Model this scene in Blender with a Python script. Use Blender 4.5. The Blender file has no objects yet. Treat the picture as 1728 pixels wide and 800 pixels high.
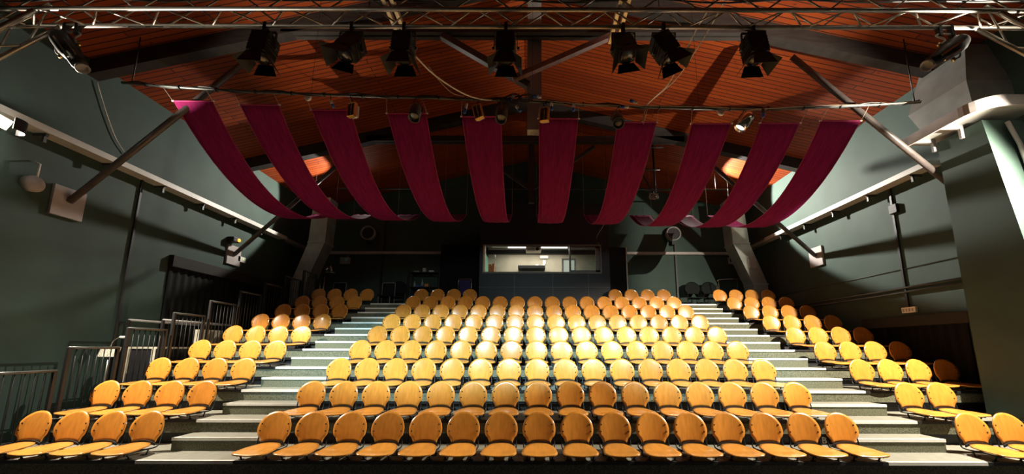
import bpy, math, random
from mathutils import Vector, Matrix
random.seed(7)
PI = math.pi
S = bpy.context.scene
COL = S.collection

# ------------------------------------------------------------------ camera
CAMH = 1.743
F, CX, CY, TH = 640.0, 896.0, 485.0, math.atan(0.1638)
W_, H_ = 1728.0, 800.0
cam = bpy.data.cameras.new('camera')
cam.sensor_width = 36.0
cam.sensor_fit = 'HORIZONTAL'
cam.lens = F / W_ * 36.0
cam.shift_x = -(CX - W_ / 2) / W_
cam.shift_y = (CY - H_ / 2) / W_
cam.clip_start = 0.05
co = bpy.data.objects.new('camera', cam)
COL.objects.link(co)
co.location = (0, 0, CAMH)
co.rotation_euler = (Matrix.Rotation(PI / 2 + TH, 4, 'X') @ Matrix.Rotation(math.radians(0.13), 4, 'Z')).to_euler()
S.camera = co

# ------------------------------------------------------------------ light and exposure
S.view_settings.view_transform = 'Standard'
S.view_settings.look = 'None'
S.view_settings.exposure = 0.0
S.view_settings.gamma = 1.0
wd = bpy.data.worlds.new('world')
S.world = wd
wd.use_nodes = True
bg = wd.node_tree.nodes['Background']
bg.inputs[0].default_value = (0.75, 0.85, 1.0, 1)
bg.inputs[1].default_value = 0.034

def spot(name, loc, target, energy, color, angle, blend=0.25, size=0.12):
    l = bpy.data.lights.new(name, 'SPOT')
    l.energy = energy
    l.color = color
    l.spot_size = math.radians(angle)
    l.spot_blend = blend
    l.shadow_soft_size = size
    o = bpy.data.objects.new(name, l)
    COL.objects.link(o)
    o.location = loc
    o.rotation_euler = (Vector(target) - Vector(loc)).to_track_quat('-Z', 'Y').to_euler()
    return o

FLOOD_FRONT_LEFT = (-8.00, 5.24, 5.12)
FLOOD_FRONT_RIGHT = (7.56, 4.36, 5.06)
FLOOD_REAR_LEFT = (-5.75, 12.7, 7.15)
FLOOD_REAR_RIGHT = (5.6, 12.7, 7.2)
WARM = (1.0, 0.90, 0.72)
L_ORG, R_ORG = (-7.88, 5.26, 5.07), (7.45, 4.5, 5.0)
spot('light_beam', L_ORG, (2.5, 8.0, 0.2), 2900, WARM, 160, 0.7, 0.012)
spot('light_beam', R_ORG, (-2.5, 8.0, 0.2), 4100, WARM, 174, 0.7, 0.012)
# rear floodlights: one head on the side wall, one on roof and drapes
COOL = (1.0, 0.93, 0.82)
spot('light_beam', (-5.75, 12.58, 7.05), (-8.75, 9.58, 6.4), 1100, COOL, 70, 0.15, 0.05)
spot('light_beam', (5.6, 12.58, 7.1), (8.6, 9.58, 6.45), 3200, COOL, 70, 0.15, 0.05)
spot('light_beam', (-5.65, 12.55, 7.0), (-3.4, 10.5, 5.4), 95, COOL, 92, 0.4, 0.05)
spot('light_beam', (5.5, 12.55, 7.05), (4.0, 10.5, 5.4), 260, COOL, 92, 0.4, 0.05)
# front-of-house spots on the stage rig (wide oval beams shaped by barn doors), then an added fill
FOH = (0.55, 0.90, 1.02)
o = spot('light_beam', (-1.0, 1.2, 5.7), (-1.5, 8.0, 1.80), 5400, FOH, 30, 0.65, 0.05)
o.scale = (2.5, 1, 1)
o = spot('light_beam', (2.6, 1.2, 5.7), (2.9, 7.6, 1.75), 3000, FOH, 28, 0.6, 0.05)
o.scale = (1.6, 1, 1)
spot('light_beam', (0.4, 1.0, 5.6), (-0.1, 10.7, 2.85), 1000, (0.72, 0.85, 1.0), 6, 0.5, 0.03)
o = spot('light_beam', (0.2, 1.0, 4.7), (0.3, 12.5, 3.35), 520, (0.75, 0.95, 0.92), 19, 0.6, 0.05)  # broad fill with no fixture, added to lift top rows and back wall
o.scale = (4.6, 1, 1)

# ------------------------------------------------------------------ projection helper (pixel + known depth -> place)
ST, CT = math.sin(TH), math.cos(TH)
def ray(px, py):
    a, b = (px - CX) / F, (CY - py) / F
    return Vector((a, CT - b * ST, ST + b * CT))
def atY(px, py, Y):
    r = ray(px, py); k = Y / r.y
    return Vector((r.x * k, Y, CAMH + r.z * k))
def atX(px, py, X):
    r = ray(px, py); k = X / r.x
    return Vector((X, r.y * k, CAMH + r.z * k))
def atZ(px, py, Z):
    r = ray(px, py); k = (Z - CAMH) / r.z
    return Vector((r.x * k, r.y * k, Z))

# ------------------------------------------------------------------ materials
def mat(name, col, rough=0.6, metal=0.0, nscale=0, namt=0.0, bump=0.0, coat=0.0, emit=None, estr=0.0, stretch=None, rnd=0.0):
    m = bpy.data.materials.new(name)
    m.use_nodes = True
    nt = m.node_tree
    b = nt.nodes['Principled BSDF']
    b.inputs['Base Color'].default_value = (*col, 1)
    b.inputs['Roughness'].default_value = rough
    b.inputs['Metallic'].default_value = metal
    b.inputs['Coat Weight'].default_value = coat
    b.inputs['Coat Roughness'].default_value = 0.12
    if emit:
        b.inputs['Emission Color'].default_value = (*emit, 1)
        b.inputs['Emission Strength'].default_value = estr
    if nscale:
        tc = nt.nodes.new('ShaderNodeTexCoord')
        mp = nt.nodes.new('ShaderNodeMapping')
        if stretch: mp.inputs['Scale'].default_value = stretch
        nz = nt.nodes.new('ShaderNodeTexNoise')
        nz.inputs['Scale'].default_value = nscale
        nz.inputs['Detail'].default_value = 6
        nt.links.new(tc.outputs['Object'], mp.inputs['Vector'])
        nt.links.new(mp.outputs['Vector'], nz.inputs['Vector'])
        cr = nt.nodes.new('ShaderNodeValToRGB')
        cr.color_ramp.elements[0].position = 0.3
        cr.color_ramp.elements[1].position = 0.7
        cr.color_ramp.elements[0].color = tuple(max(0, c * (1 - namt)) for c in col) + (1,)
        cr.color_ramp.elements[1].color = tuple(min(1, c * (1 + namt)) for c in col) + (1,)
        nt.links.new(nz.outputs['Fac'], cr.inputs['Fac'])
        out = cr.outputs['Color']
        if rnd:
            oi = nt.nodes.new('ShaderNodeObjectInfo')
            mr = nt.nodes.new('ShaderNodeMapRange')
            mr.inputs['To Min'].default_value = 1 - rnd
            mr.inputs['To Max'].default_value = 1 + rnd
            nt.links.new(oi.outputs['Random'], mr.inputs['Value'])
            hs = nt.nodes.new('ShaderNodeHueSaturation')
            nt.links.new(mr.outputs['Result'], hs.inputs['Value'])
            nt.links.new(out, hs.inputs['Color'])
            out = hs.outputs['Color']
            add = nt.nodes.new('ShaderNodeVectorMath'); add.operation = 'ADD'
            sc = nt.nodes.new('ShaderNodeMath'); sc.operation = 'MULTIPLY'; sc.inputs[1].default_value = 37.0
            nt.links.new(oi.outputs['Random'], sc.inputs[0])
            nt.links.new(mp.outputs['Vector'], add.inputs[0])
            nt.links.new(sc.outputs[0], add.inputs[1])
            nt.links.new(add.outputs[0], nz.inputs['Vector'])
        nt.links.new(out, b.inputs['Base Color'])
        if bump:
            bp = nt.nodes.new('ShaderNodeBump')
            bp.inputs['Strength'].default_value = bump
            bp.inputs['Distance'].default_value = 0.01
            nt.links.new(nz.outputs['Fac'], bp.inputs['Height'])
            nt.links.new(bp.outputs['Normal'], b.inputs['Normal'])
    return m

def dull(name, v):
    M[name].node_tree.nodes['Principled BSDF'].inputs['Specular IOR Level'].default_value = v
def board_mat(name):
    m = bpy.data.materials.new(name); m.use_nodes = True
    nt = m.node_tree; b = nt.nodes['Principled BSDF']
    tc = nt.nodes.new('ShaderNodeTexCoord')
    br = nt.nodes.new('ShaderNodeTexBrick')
    br.inputs['Scale'].default_value = 1.0
    br.inputs['Brick Width'].default_value = 7.3
    br.inputs['Row Height'].default_value = 0.115
    br.inputs['Mortar Size'].default_value = 0.011
    br.inputs['Mortar Smooth'].default_value = 0.3
    br.inputs['Color1'].default_value = (0.29, 0.050, 0.006, 1)
    br.inputs['Color2'].default_value = (0.21, 0.031, 0.004, 1)
    br.inputs['Mortar'].default_value = (0.03, 0.006, 0.003, 1)
    nt.links.new(tc.outputs['Object'], br.inputs['Vector'])
    mp = nt.nodes.new('ShaderNodeMapping'); mp.inputs['Scale'].default_value = (2.2, 5, 2.2)
    nt.links.new(tc.outputs['Object'], mp.inputs['Vector'])
    vo = nt.nodes.new('ShaderNodeTexVoronoi'); vo.inputs['Scale'].default_value = 1.6
    nt.links.new(mp.outputs['Vector'], vo.inputs['Vector'])
    kn = nt.nodes.new('ShaderNodeValToRGB')
    kn.color_ramp.elements[0].position = 0.05; kn.color_ramp.elements[0].color = (0.22, 0.16, 0.12, 1)
    kn.color_ramp.elements[1].position = 0.16; kn.color_ramp.elements[1].color = (1, 1, 1, 1)
    nt.links.new(vo.outputs['Distance'], kn.inputs['Fac'])
    mx = nt.nodes.new('ShaderNodeMix'); mx.data_type = 'RGBA'; mx.blend_type = 'MULTIPLY'
    mx.inputs['Factor'].default_value = 0.75
    nt.links.new(br.outputs['Color'], mx.inputs['A'])
    nt.links.new(kn.outputs['Color'], mx.inputs['B'])
    nt.links.new(mx.outputs['Result'], b.inputs['Base Color'])
    b.inputs['Roughness'].default_value = 0.6
    b.inputs['Specular IOR Level'].default_value = 0.3
    bp = nt.nodes.new('ShaderNodeBump'); bp.inputs['Strength'].default_value = 0.4; bp.inputs['Distance'].default_value = 0.006
    bp.invert = True
    nt.links.new(br.outputs['Fac'], bp.inputs['Height'])
    nt.links.new(bp.outputs['Normal'], b.inputs['Normal'])
    return m

M = {
 'wall': mat('green_wall_paint', (0.037, 0.064, 0.053), 0.7, nscale=1.3, namt=0.16, bump=0.05),
 'boards': board_mat('stained_pine_boards'),
 'hall_floor': mat('black_stage_floor', (0.02, 0.02, 0.02), 0.6, nscale=4, namt=0.3),
 'ply': mat('varnished_beech_plywood', (0.64, 0.26, 0.040), 0.30, nscale=5, namt=0.14, coat=0.45, stretch=(5, 5, 0.7), rnd=0.13),
 'ply_seat': mat('varnished_beech_seat', (0.68, 0.29, 0.050), 0.30, nscale=5, namt=0.12, coat=0.5, stretch=(5, 0.7, 5), rnd=0.10),
 'black': mat('black_powder_coat', (0.005, 0.005, 0.006), 0.55, nscale=20, namt=0.2),
 'bolt': mat('dark_bolt_steel', (0.02, 0.017, 0.015), 0.35, 0.3),
 'carpet': mat('grey_green_carpet', (0.145, 0.145, 0.10), 0.95, nscale=60, namt=0.45, bump=0.5),
 'deck': mat('pale_grey_deck', (0.27, 0.26, 0.215), 0.55, nscale=9, namt=0.1),
 'nose_white': mat('white_step_edge', (0.82, 0.80, 0.74), 0.35, nscale=14, namt=0.05),
 'nose_black': mat('black_deck_edge', (0.015, 0.015, 0.015), 0.5, nscale=30, namt=0.2),
 'under': mat('black_understructure', (0.009, 0.009, 0.012), 0.6, nscale=5, namt=0.4),
 'drape': mat('plum_red_cloth', (0.165, 0.008, 0.062), 0.85, nscale=3, namt=0.22, bump=0.1, stretch=(7, 1, 1)),
 'hem': mat('plum_hem_backlight_tint', (0.33, 0.04, 0.12), 0.85, nscale=9, namt=0.15),  # hem colour lightened to imitate edges lit from behind
 'truss_alu': mat('brushed_aluminium', (0.36, 0.33, 0.29), 0.34, 0.85, nscale=16, namt=0.15),
 'alu_bright': mat('pale_aluminium', (0.75, 0.70, 0.6), 0.4, 0.5, nscale=16, namt=0.12),
 'timber': mat('dark_stained_timber', (0.022, 0.018, 0.016), 0.6, nscale=3, namt=0.4, stretch=(1, 1, 6)),
 'steel_grey': mat('grey_painted_steel', (0.30, 0.29, 0.29), 0.45, nscale=4, namt=0.12),
 'brace': mat('dark_painted_tube', (0.075, 0.062, 0.058), 0.4, nscale=6, namt=0.25),
 'brace_red': mat('rusty_red_tube', (0.22, 0.11, 0.09), 0.5, nscale=8, namt=0.3),
 'plate': mat('grey_wall_plate', (0.36, 0.33, 0.32), 0.55, nscale=5, namt=0.1),
 'ledge': mat('white_painted_ledge', (0.44, 0.44, 0.41), 0.45, nscale=5, namt=0.07),
 'ledge_dark': mat('dark_ledge_bracket', (0.05, 0.055, 0.05), 0.5, nscale=5, namt=0.2),
 'duct': mat('grey_sheet_duct', (0.27, 0.28, 0.26), 0.42, 0.3, nscale=3, namt=0.18),
 'lens': mat('lamp_lens', (0.9, 0.9, 0.85), 0.2, emit=(1.0, 0.93, 0.8), estr=30.0),
 'lens_cool': mat('cool_lamp_lens', (0.9, 0.9, 0.95), 0.2, emit=(0.75, 0.87, 1.0), estr=8.0),
 'glass_dark': mat('dark_lens_glass', (0.05, 0.045, 0.04), 0.12, nscale=10, namt=0.3, coat=0.6),
 'gold': mat('brass_reflector', (0.78, 0.55, 0.24), 0.25, 0.9, nscale=10, namt=0.15),
 'chrome': mat('polished_steel', (0.72, 0.68, 0.60), 0.16, 0.95, nscale=10, namt=0.1),
 'grey_body': mat('dark_grey_housing', (0.055, 0.058, 0.055), 0.4, nscale=12, namt=0.2),
 'door_blade': mat('barn_door_steel', (0.005, 0.005, 0.006), 0.6, 0.0, nscale=12, namt=0.3),
 'white_cable': mat('white_cable', (0.75, 0.70, 0.64), 0.5, nscale=20, namt=0.08),
 'black_cable': mat('black_cable', (0.015, 0.015, 0.015), 0.5, nscale=20, namt=0.2),
 'blue': mat('blue_plug_plastic', (0.02, 0.09, 0.42), 0.4, nscale=20, namt=0.15),
 'white_plastic': mat('white_plastic', (0.75, 0.74, 0.70), 0.4, nscale=10, namt=0.06),
 'cord': mat('thin_pale_cord', (0.35, 0.26, 0.2), 0.7, nscale=30, namt=0.2),
 'booth_wall': mat('black_booth_panel', (0.006, 0.008, 0.014), 0.5, nscale=3, namt=0.25),
 'booth_in': mat('beige_booth_wall', (0.36, 0.33, 0.26), 0.7, nscale=3, namt=0.1),
 'booth_dark': mat('dark_booth_beam', (0.03, 0.027, 0.024), 0.6, nscale=5, namt=0.2),
 'booth_green': mat('mint_green_side', (0.16, 0.36, 0.27), 0.6, nscale=4, namt=0.1),
 'frame_grey': mat('grey_window_frame', (0.12, 0.115, 0.11), 0.45, nscale=10, namt=0.12),
 'frame_cream': mat('cream_window_jamb', (0.62, 0.53, 0.38), 0.5, nscale=10, namt=0.1),
 'tube_light': mat('fluorescent_tube', (0.9, 0.9, 0.85), 0.3, emit=(1.0, 0.96, 0.86), estr=1.6),
 'screen': mat('lit_monitor_screen', (0.4, 0.45, 0.38), 0.2, emit=(0.66, 0.74, 0.60), estr=0.5),
 'curtain': mat('black_curtain', (0.010, 0.010, 0.011), 0.9, nscale=4, namt=0.3, stretch=(6, 6, 0.4)),
 'pelmet': mat('black_pelmet', (0.010, 0.009, 0.009), 0.8, nscale=5, namt=0.25),
 'dark_panel': mat('dark_panel', (0.009, 0.011, 0.0105), 0.8, nscale=4, namt=0.25),
 'brown': mat('brown_wood_edge', (0.10, 0.032, 0.015), 0.6, nscale=8, namt=0.2),
 'orange': mat('orange_card', (0.6, 0.2, 0.05), 0.6, nscale=12, namt=0.2),
 'purple': mat('dark_violet_fabric', (0.035, 0.025, 0.10), 0.9, nscale=30, namt=0.2),
 'cream': mat('cream_board', (0.50, 0.47, 0.38), 0.6, nscale=8, namt=0.15),
 'speckle': mat('speckled_paper', (0.55, 0.52, 0.44), 0.7, nscale=45, namt=0.7),
 'bottle': mat('clear_bottle', (0.35, 0.38, 0.38), 0.1, nscale=12, namt=0.1, coat=0.6),
 'yellow': mat('yellow_led', (0.8, 0.45, 0.03), 0.4, emit=(1.0, 0.5, 0.05), estr=1.2),
 'green_led': mat('green_led', (0.4, 0.8, 0.1), 0.4, emit=(0.5, 1.0, 0.1), estr=1.0),
 'letter': mat('white_row_letter', (0.8, 0.8, 0.8), 0.5, nscale=20, namt=0.04),
}
dull('drape', 0.08); dull('hem', 0.1); dull('curtain', 0.1); dull('dark_panel', 0.2); dull('wall', 0.3); dull('carpet', 0.1)
def glass_mat():
    m = bpy.data.materials.new('clear_window_pane'); m.use_nodes = True
    nt = m.node_tree; nt.nodes.clear()
    o = nt.nodes.new('ShaderNodeOutputMaterial'); mx = nt.nodes.new('ShaderNodeMixShader')
    t = nt.nodes.new('ShaderNodeBsdfTransparent'); g = nt.nodes.new('ShaderNodeBsdfGlossy')
    t.inputs[0].default_value = (0.92, 0.95, 0.94, 1); g.inputs['Roughness'].default_value = 0.03
    mx.inputs[0].default_value = 0.05
    nt.links.new(t.outputs[0], mx.inputs[1]); nt.links.new(g.outputs[0], mx.inputs[2]); nt.links.new(mx.outputs[0], o.inputs[0])
    return m
M['pane'] = glass_mat()

# ------------------------------------------------------------------ mesh builder
class MB:
    def __init__(s): s.v = []; s.f = []; s.sm = []
    def box(s, x0, y0, z0, x1, y1, z1, rot=None, piv=None):
        b = len(s.v)
        pts = [Vector(p) for p in ((x0,y0,z0),(x1,y0,z0),(x1,y1,z0),(x0,y1,z0),(x0,y0,z1),(x1,y0,z1),(x1,y1,z1),(x0,y1,z1))]
        if rot is not None:
            pv = Vector(piv) if piv is not None else Vector(((x0+x1)/2,(y0+y1)/2,(z0+z1)/2))
            pts = [rot @ (p - pv) + pv for p in pts]
        s.v += pts
        for q in ((0,3,2,1),(4,5,6,7),(0,1,5,4),(1,2,6,5),(2,3,7,6),(3,0,4,7)):
            s.f.append([b+i for i in q]); s.sm.append(False)
        return s
    def hexa(s, pts):                      # eight corners: 0-3 bottom ring, 4-7 top ring
        b = len(s.v); s.v += [Vector(p) for p in pts]
        for q in ((0,3,2,1),(4,5,6,7),(0,1,5,4),(1,2,6,5),(2,3,7,6),(3,0,4,7)):
            s.f.append([b+i for i in q]); s.sm.append(False)
        return s
    def tube(s, pts, r, n=8, closed=False, caps=True):
        pts = [Vector(p) for p in pts]
        b = len(s.v); N = len(pts)
        rs = r if isinstance(r, (list, tuple)) else [r]*N
        ref = None
        for i, p in enumerate(pts):
            if closed: t = pts[(i+1) % N] - pts[i-1]
            elif i == 0: t = pts[1]-pts[0]
            elif i == N-1: t = pts[-1]-pts[-2]
            else: t = (pts[i+1]-p).normalized() + (p-pts[i-1]).normalized()
            if t.length < 1e-9: t = Vector((0,0,1))
            t.normalize()
            if ref is None:
                a = Vector((0,0,1)) if abs(t.z) < 0.9 else Vector((1,0,0))
                ref = t.cross(a).normalized()
            else:
                ref = (ref - t*ref.dot(t))
                if ref.length < 1e-6: ref = t.orthogonal()
                ref.normalize()
            w = t.cross(ref)
            for k in range(n):
                a = 2*PI*k/n
                s.v.append(p + (ref*math.cos(a) + w*math.sin(a))*rs[i])
        rng = N if closed else N-1
        for i in range(rng):
            i2 = (i+1) % N
            for k in range(n):
                k2 = (k+1) % n
                s.f.append([b+i*n+k, b+i*n+k2, b+i2*n+k2, b+i2*n+k]); s.sm.append(True)
        if caps and not closed:
            s.f.append([b+k for k in range(n)][::-1]); s.sm.append(False)
            s.f.append([b+(N-1)*n+k for k in range(n)]); s.sm.append(False)
        return s
    def bar(s, p, q, w, h, up=(0,0,1)):    # rectangular bar between two points
        p, q = Vector(p), Vector(q); t = (q-p).normalized(); up = Vector(up)
        sd = t.cross(up)
        if sd.length < 1e-6: sd = t.cross(Vector((0,1,0)))
        sd.normalize(); u = sd.cross(t)
        a, c = sd*(w/2), u*(h/2)
        return s.hexa([p-a-c, p+a-c, q+a-c, q-a-c, p-a+c, p+a+c, q+a+c, q-a+c])
    def prism(s, poly, axis, a0, a1):      # polygon in the two other axes, extruded along axis
        b = len(s.v); n = len(poly)
        for a in (a0, a1):
            for (u, w) in poly:
                s.v.append(Vector({'x': (a,u,w), 'y': (u,a,w), 'z': (u,w,a)}[axis]))
        s.f.append([b+i for i in range(n)][::-1]); s.sm.append(False)
        s.f.append([b+n+i for i in range(n)]); s.sm.append(False)
        for i in range(n):
            j = (i+1) % n
            s.f.append([b+i, b+j, b+n+j, b+n+i]); s.sm.append(False)
        return s
    def lathe(s, prof, n=20, mtx=None, smooth=True):   # profile of (radius, z)
        b = len(s.v); mtx = mtx or Matrix.Identity(4)
        for (r, z) in prof:
            for k in range(n):
                a = 2*PI*k/n
                s.v.append(mtx @ Vector((r*math.cos(a), r*math.sin(a), z)))
        for i in range(len(prof)-1):
            for k in range(n):
                k2 = (k+1) % n
                s.f.append([b+i*n+k, b+i*n+k2, b+(i+1)*n+k2, b+(i+1)*n+k]); s.sm.append(smooth)
        s.f.append([b+k for k in range(n)][::-1]); s.sm.append(False)
        s.f.append([b+(len(prof)-1)*n+k for k in range(n)]); s.sm.append(False)
        return s
    def xf(s, mtx):
        s.v = [mtx @ p for p in s.v]; return s
    def build(s, name, m, parent=None, origin=None, bevel=0.0):
        me = bpy.data.meshes.new(name)
        o0 = Vector(origin) if origin is not None else Vector((0,0,0))
        me.from_pydata([tuple(p - o0) for p in s.v], [], s.f)
        me.polygons.foreach_set('use_smooth', s.sm)
        me.update()
        me.materials.append(M[m] if isinstance(m, str) else m)
        o = bpy.data.objects.new(name, me)
        COL.objects.link(o)
        if parent is not None: o.parent = parent
        elif origin is not None: o.location = o0
        if bevel:
            bv = o.modifiers.new('bevel', 'BEVEL'); bv.width = bevel; bv.segments = 2; bv.limit_method = 'ANGLE'
        return o

def tag(o, label, cat, group=None, kind=None):
    if label: o['label'] = label
    if cat: o['category'] = cat
    if group: o['group'] = group
    if kind: o['kind'] = kind
    return o
def thing(name, label, cat, loc=(0,0,0), group=None, rot=None):
    o = bpy.data.objects.new(name, None); COL.objects.link(o)
    o.empty_display_size = 0.1
    o.location = loc
    if rot is not None: o.rotation_euler = rot
    return tag(o, label, cat, group)
def struct(o, label=None, cat=None):
    o['kind'] = 'structure'
    return tag(o, label, cat)
def copy_tree(o, parent=None):
    c = o.copy(); COL.objects.link(c); c.parent = parent
    for ch in list(o.children): copy_tree(ch, c)
    return c

# ------------------------------------------------------------------ constants of the hall
XL, XR, YB, YF = -8.45, 8.1, 14.3, -3.0
XC = (XL + XR) / 2
EAVE, RIDGE = 7.22, 9.25
def roof_z(x):
    return RIDGE - abs(x - XC) / (XR - XC) * (RIDGE - EAVE)
D, R, Y1 = 0.828, 0.349, 5.07
def front(k): return Y1 + D * (k - 1)
def tread(k): return R * k

# ------------------------------------------------------------------ structure
struct(MB().box(XL-0.2, YF-0.2, -0.15, XR+0.2, YB+0.2, 0).build('floor', 'hall_floor', origin=(0,0,0)), 'black hall floor in front of the seating', 'floor')
struct(MB().box(XL-0.2, YF, 0, XL, YB, EAVE+0.3).build('wall_left', 'wall', origin=(XL, 5, 0)), 'dark green side wall left of the seating', 'wall')
struct(MB().box(XR, YF, 0, XR+0.2, YB, EAVE+0.3).build('wall_right', 'wall', origin=(XR, 5, 0)), 'dark green side wall right of the seating', 'wall')
struct(MB().prism([(XL-0.2,0),(XR+0.2,0),(XR+0.2,EAVE),(XC,RIDGE+0.05),(XL-0.2,EAVE)], 'y', YB, YB+0.2).build('wall_back', 'wall', origin=(0, YB, 0)), 'dark green gable wall behind the top row', 'wall')
struct(MB().prism([(XL-0.2,0),(XR+0.2,0),(XR+0.2,EAVE),(XC,RIDGE+0.05),(XL-0.2,EAVE)], 'y', YF-0.2, YF).build('wall_front', 'dark_panel', origin=(0, YF, 0)), 'black wall behind the stage', 'wall')
struct(MB().prism([(XL-0.3,roof_z(XL-0.3)),(XC,RIDGE),(XR+0.3,roof_z(XR+0.3)),(XR+0.3,roof_z(XR+0.3)+0.15),(XC,RIDGE+0.15),(XL-0.3,roof_z(XL-0.3)+0.15)], 'y', YF-0.2, YB+0.2)
       .build('ceiling', 'boards', origin=(XC, 0, 8)), 'pitched ceiling of orange stained pine boards', 'ceiling')

# ledge running round the hall
LZ = 5.35
def ledge(name, x0, y0, x1, y1, lab):
    o = MB().box(x0, y0, LZ, x1, y1, LZ+0.11).build(name, 'ledge', origin=((x0+x1)/2, (y0+y1)/2, LZ))
    struct(o, lab, 'ledge'); return o
tl = ledge('trim_1', XL, 1.0, XL+0.27, 12.3, 'pale metal ledge high on the left wall')
tr = ledge('trim_2', XR-0.27, 7.0, XR, 12.3, 'pale metal ledge high on the right wall')
for (nm, xa, xb, lab) in (('trim_3', XL, -1.75, 'narrow ledge across the back wall, left of the booth'), ('trim_4', 2.65, XR, 'narrow ledge across the back wall, right of the booth')):
    struct(MB().box(xa, YB-0.16, LZ, xb, YB, LZ+0.1).build(nm, 'plate', origin=((xa+xb)/2, YB, LZ)), lab, 'ledge')
for (nm, xa, xb, lab) in (('trim_7', XL, XL+0.2, 'ledge end in the back left corner, shadow put into its colour'), ('trim_8', XR-0.2, XR, 'ledge end in the back right corner, shadow put into its colour')):
    struct(MB().box(xa, 12.3, LZ, xb, YB, LZ+0.1).build(nm, 'duct', origin=(xa, 13, LZ)), lab, 'ledge')  # darker material imitates the shadow over the ledge ends
for root, xs, sg in ((tl, XL, 1), (tr, XR, -1)):
    y = 4.9 if sg > 0 else 7.4
    while y < 12.4:
        b = MB()
        b.box(min(xs, xs+sg*0.22), y-0.02, LZ-0.05, max(xs, xs+sg*0.22), y+0.02, LZ)
        b.box(xs+sg*0.18-0.02, y-0.02, LZ-0.16, xs+sg*0.18+0.02, y+0.02, LZ)
        b.build('ledge_bracket', 'ledge_dark', root, origin=root.location)
        y += 1.05

# right buttress with its angled hood and tray
PX, PY0, PY1 = 7.42, 5.45, 6.42
b = MB().hexa([(PX,5.18,0),(XR,5.18,0),(XR,PY1,0),(PX,PY1,0),(PX,5.72,5.49),(XR,5.72,5.49),(XR,PY1,5.49),(PX,PY1,5.49)])
struct(b.build('buttress', 'wall', origin=(7.7, 5.9, 0)), 'broad green buttress at the right edge', 'pillar')
TRZ = 5.55
hood = MB()
hood.hexa([(PX-0.05,5.75,5.72),(XR,5.75,5.72),(XR,6.55,5.72),(PX-0.05,6.55,5.72),(PX-0.08,5.75,6.25),(XR,5.75,6.25),(XR,6.75,6.25),(PX-0.08,6.75,6.25)])
hood.hexa([(PX-0.08,5.75,6.25),(XR,5.75,6.25),(XR,6.75,6.25),(PX-0.08,6.75,6.25),(PX+0.28,5.95,7.12),(XR,5.95,7.12),(XR,6.75,7.12),(PX+0.28,6.75,7.12)])
tag(hood.build('duct_hood', 'duct', origin=(7.7, 6.2, 5.66)), 'grey angular sheet metal hood above the right buttress', 'duct')
tray = thing('corner_shelf', 'grey rounded shelf wrapped round the right buttress', 'shelf', (7.5, 6.0, TRZ))
def tray_path(off):
    pts = [(XR-0.03, 4.75+off*0)]
    out = []
    x0, y0, r = PX-0.42+off, 5.32+off, 0.36
    out.append((x0, 6.66))
    for k in range(9):
        a = PI + (PI/2)*k/8
        out.append((x0+r+r*math.cos(a), y0+r+r*math.sin(a)))
    out.append((XR, y0))
    return out
o_ = tray_path(0); i_ = tray_path(0.03)
t = MB(); t.prism([(XR,6.66)] + [(p[0],p[1]) for p in i_], 'z', TRZ+0.02, TRZ+0.05)
t.build('shelf_board', 'ledge', tray, origin=tray.location)
t = MB()
for k in range(len(o_)-1):
    (xa,ya),(xb,yb),(xc,yc),(xd,yd) = o_[k], o_[k+1], i_[k+1], i_[k]
    t.hexa([(xa,ya,TRZ-0.06),(xb,yb,TRZ-0.06),(xc,yc,TRZ-0.06),(xd,yd,TRZ-0.06),(xa,ya,TRZ+0.12),(xb,yb,TRZ+0.12),(xc,yc,TRZ+0.12),(xd,yd,TRZ+0.12)])
t.build('shelf_edge', 'plate', tray, origin=tray.location)
for y in (6.0, 6.45):
    t = MB(); t.box(PX-0.38, y-0.02, TRZ-0.05, PX, y+0.02, TRZ+0.02); t.box(PX-0.06, y-0.02, TRZ-0.22, PX, y+0.02, TRZ-0.05)
    t.build('shelf_bracket', 'steel_grey', tray, origin=tray.location)

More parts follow.
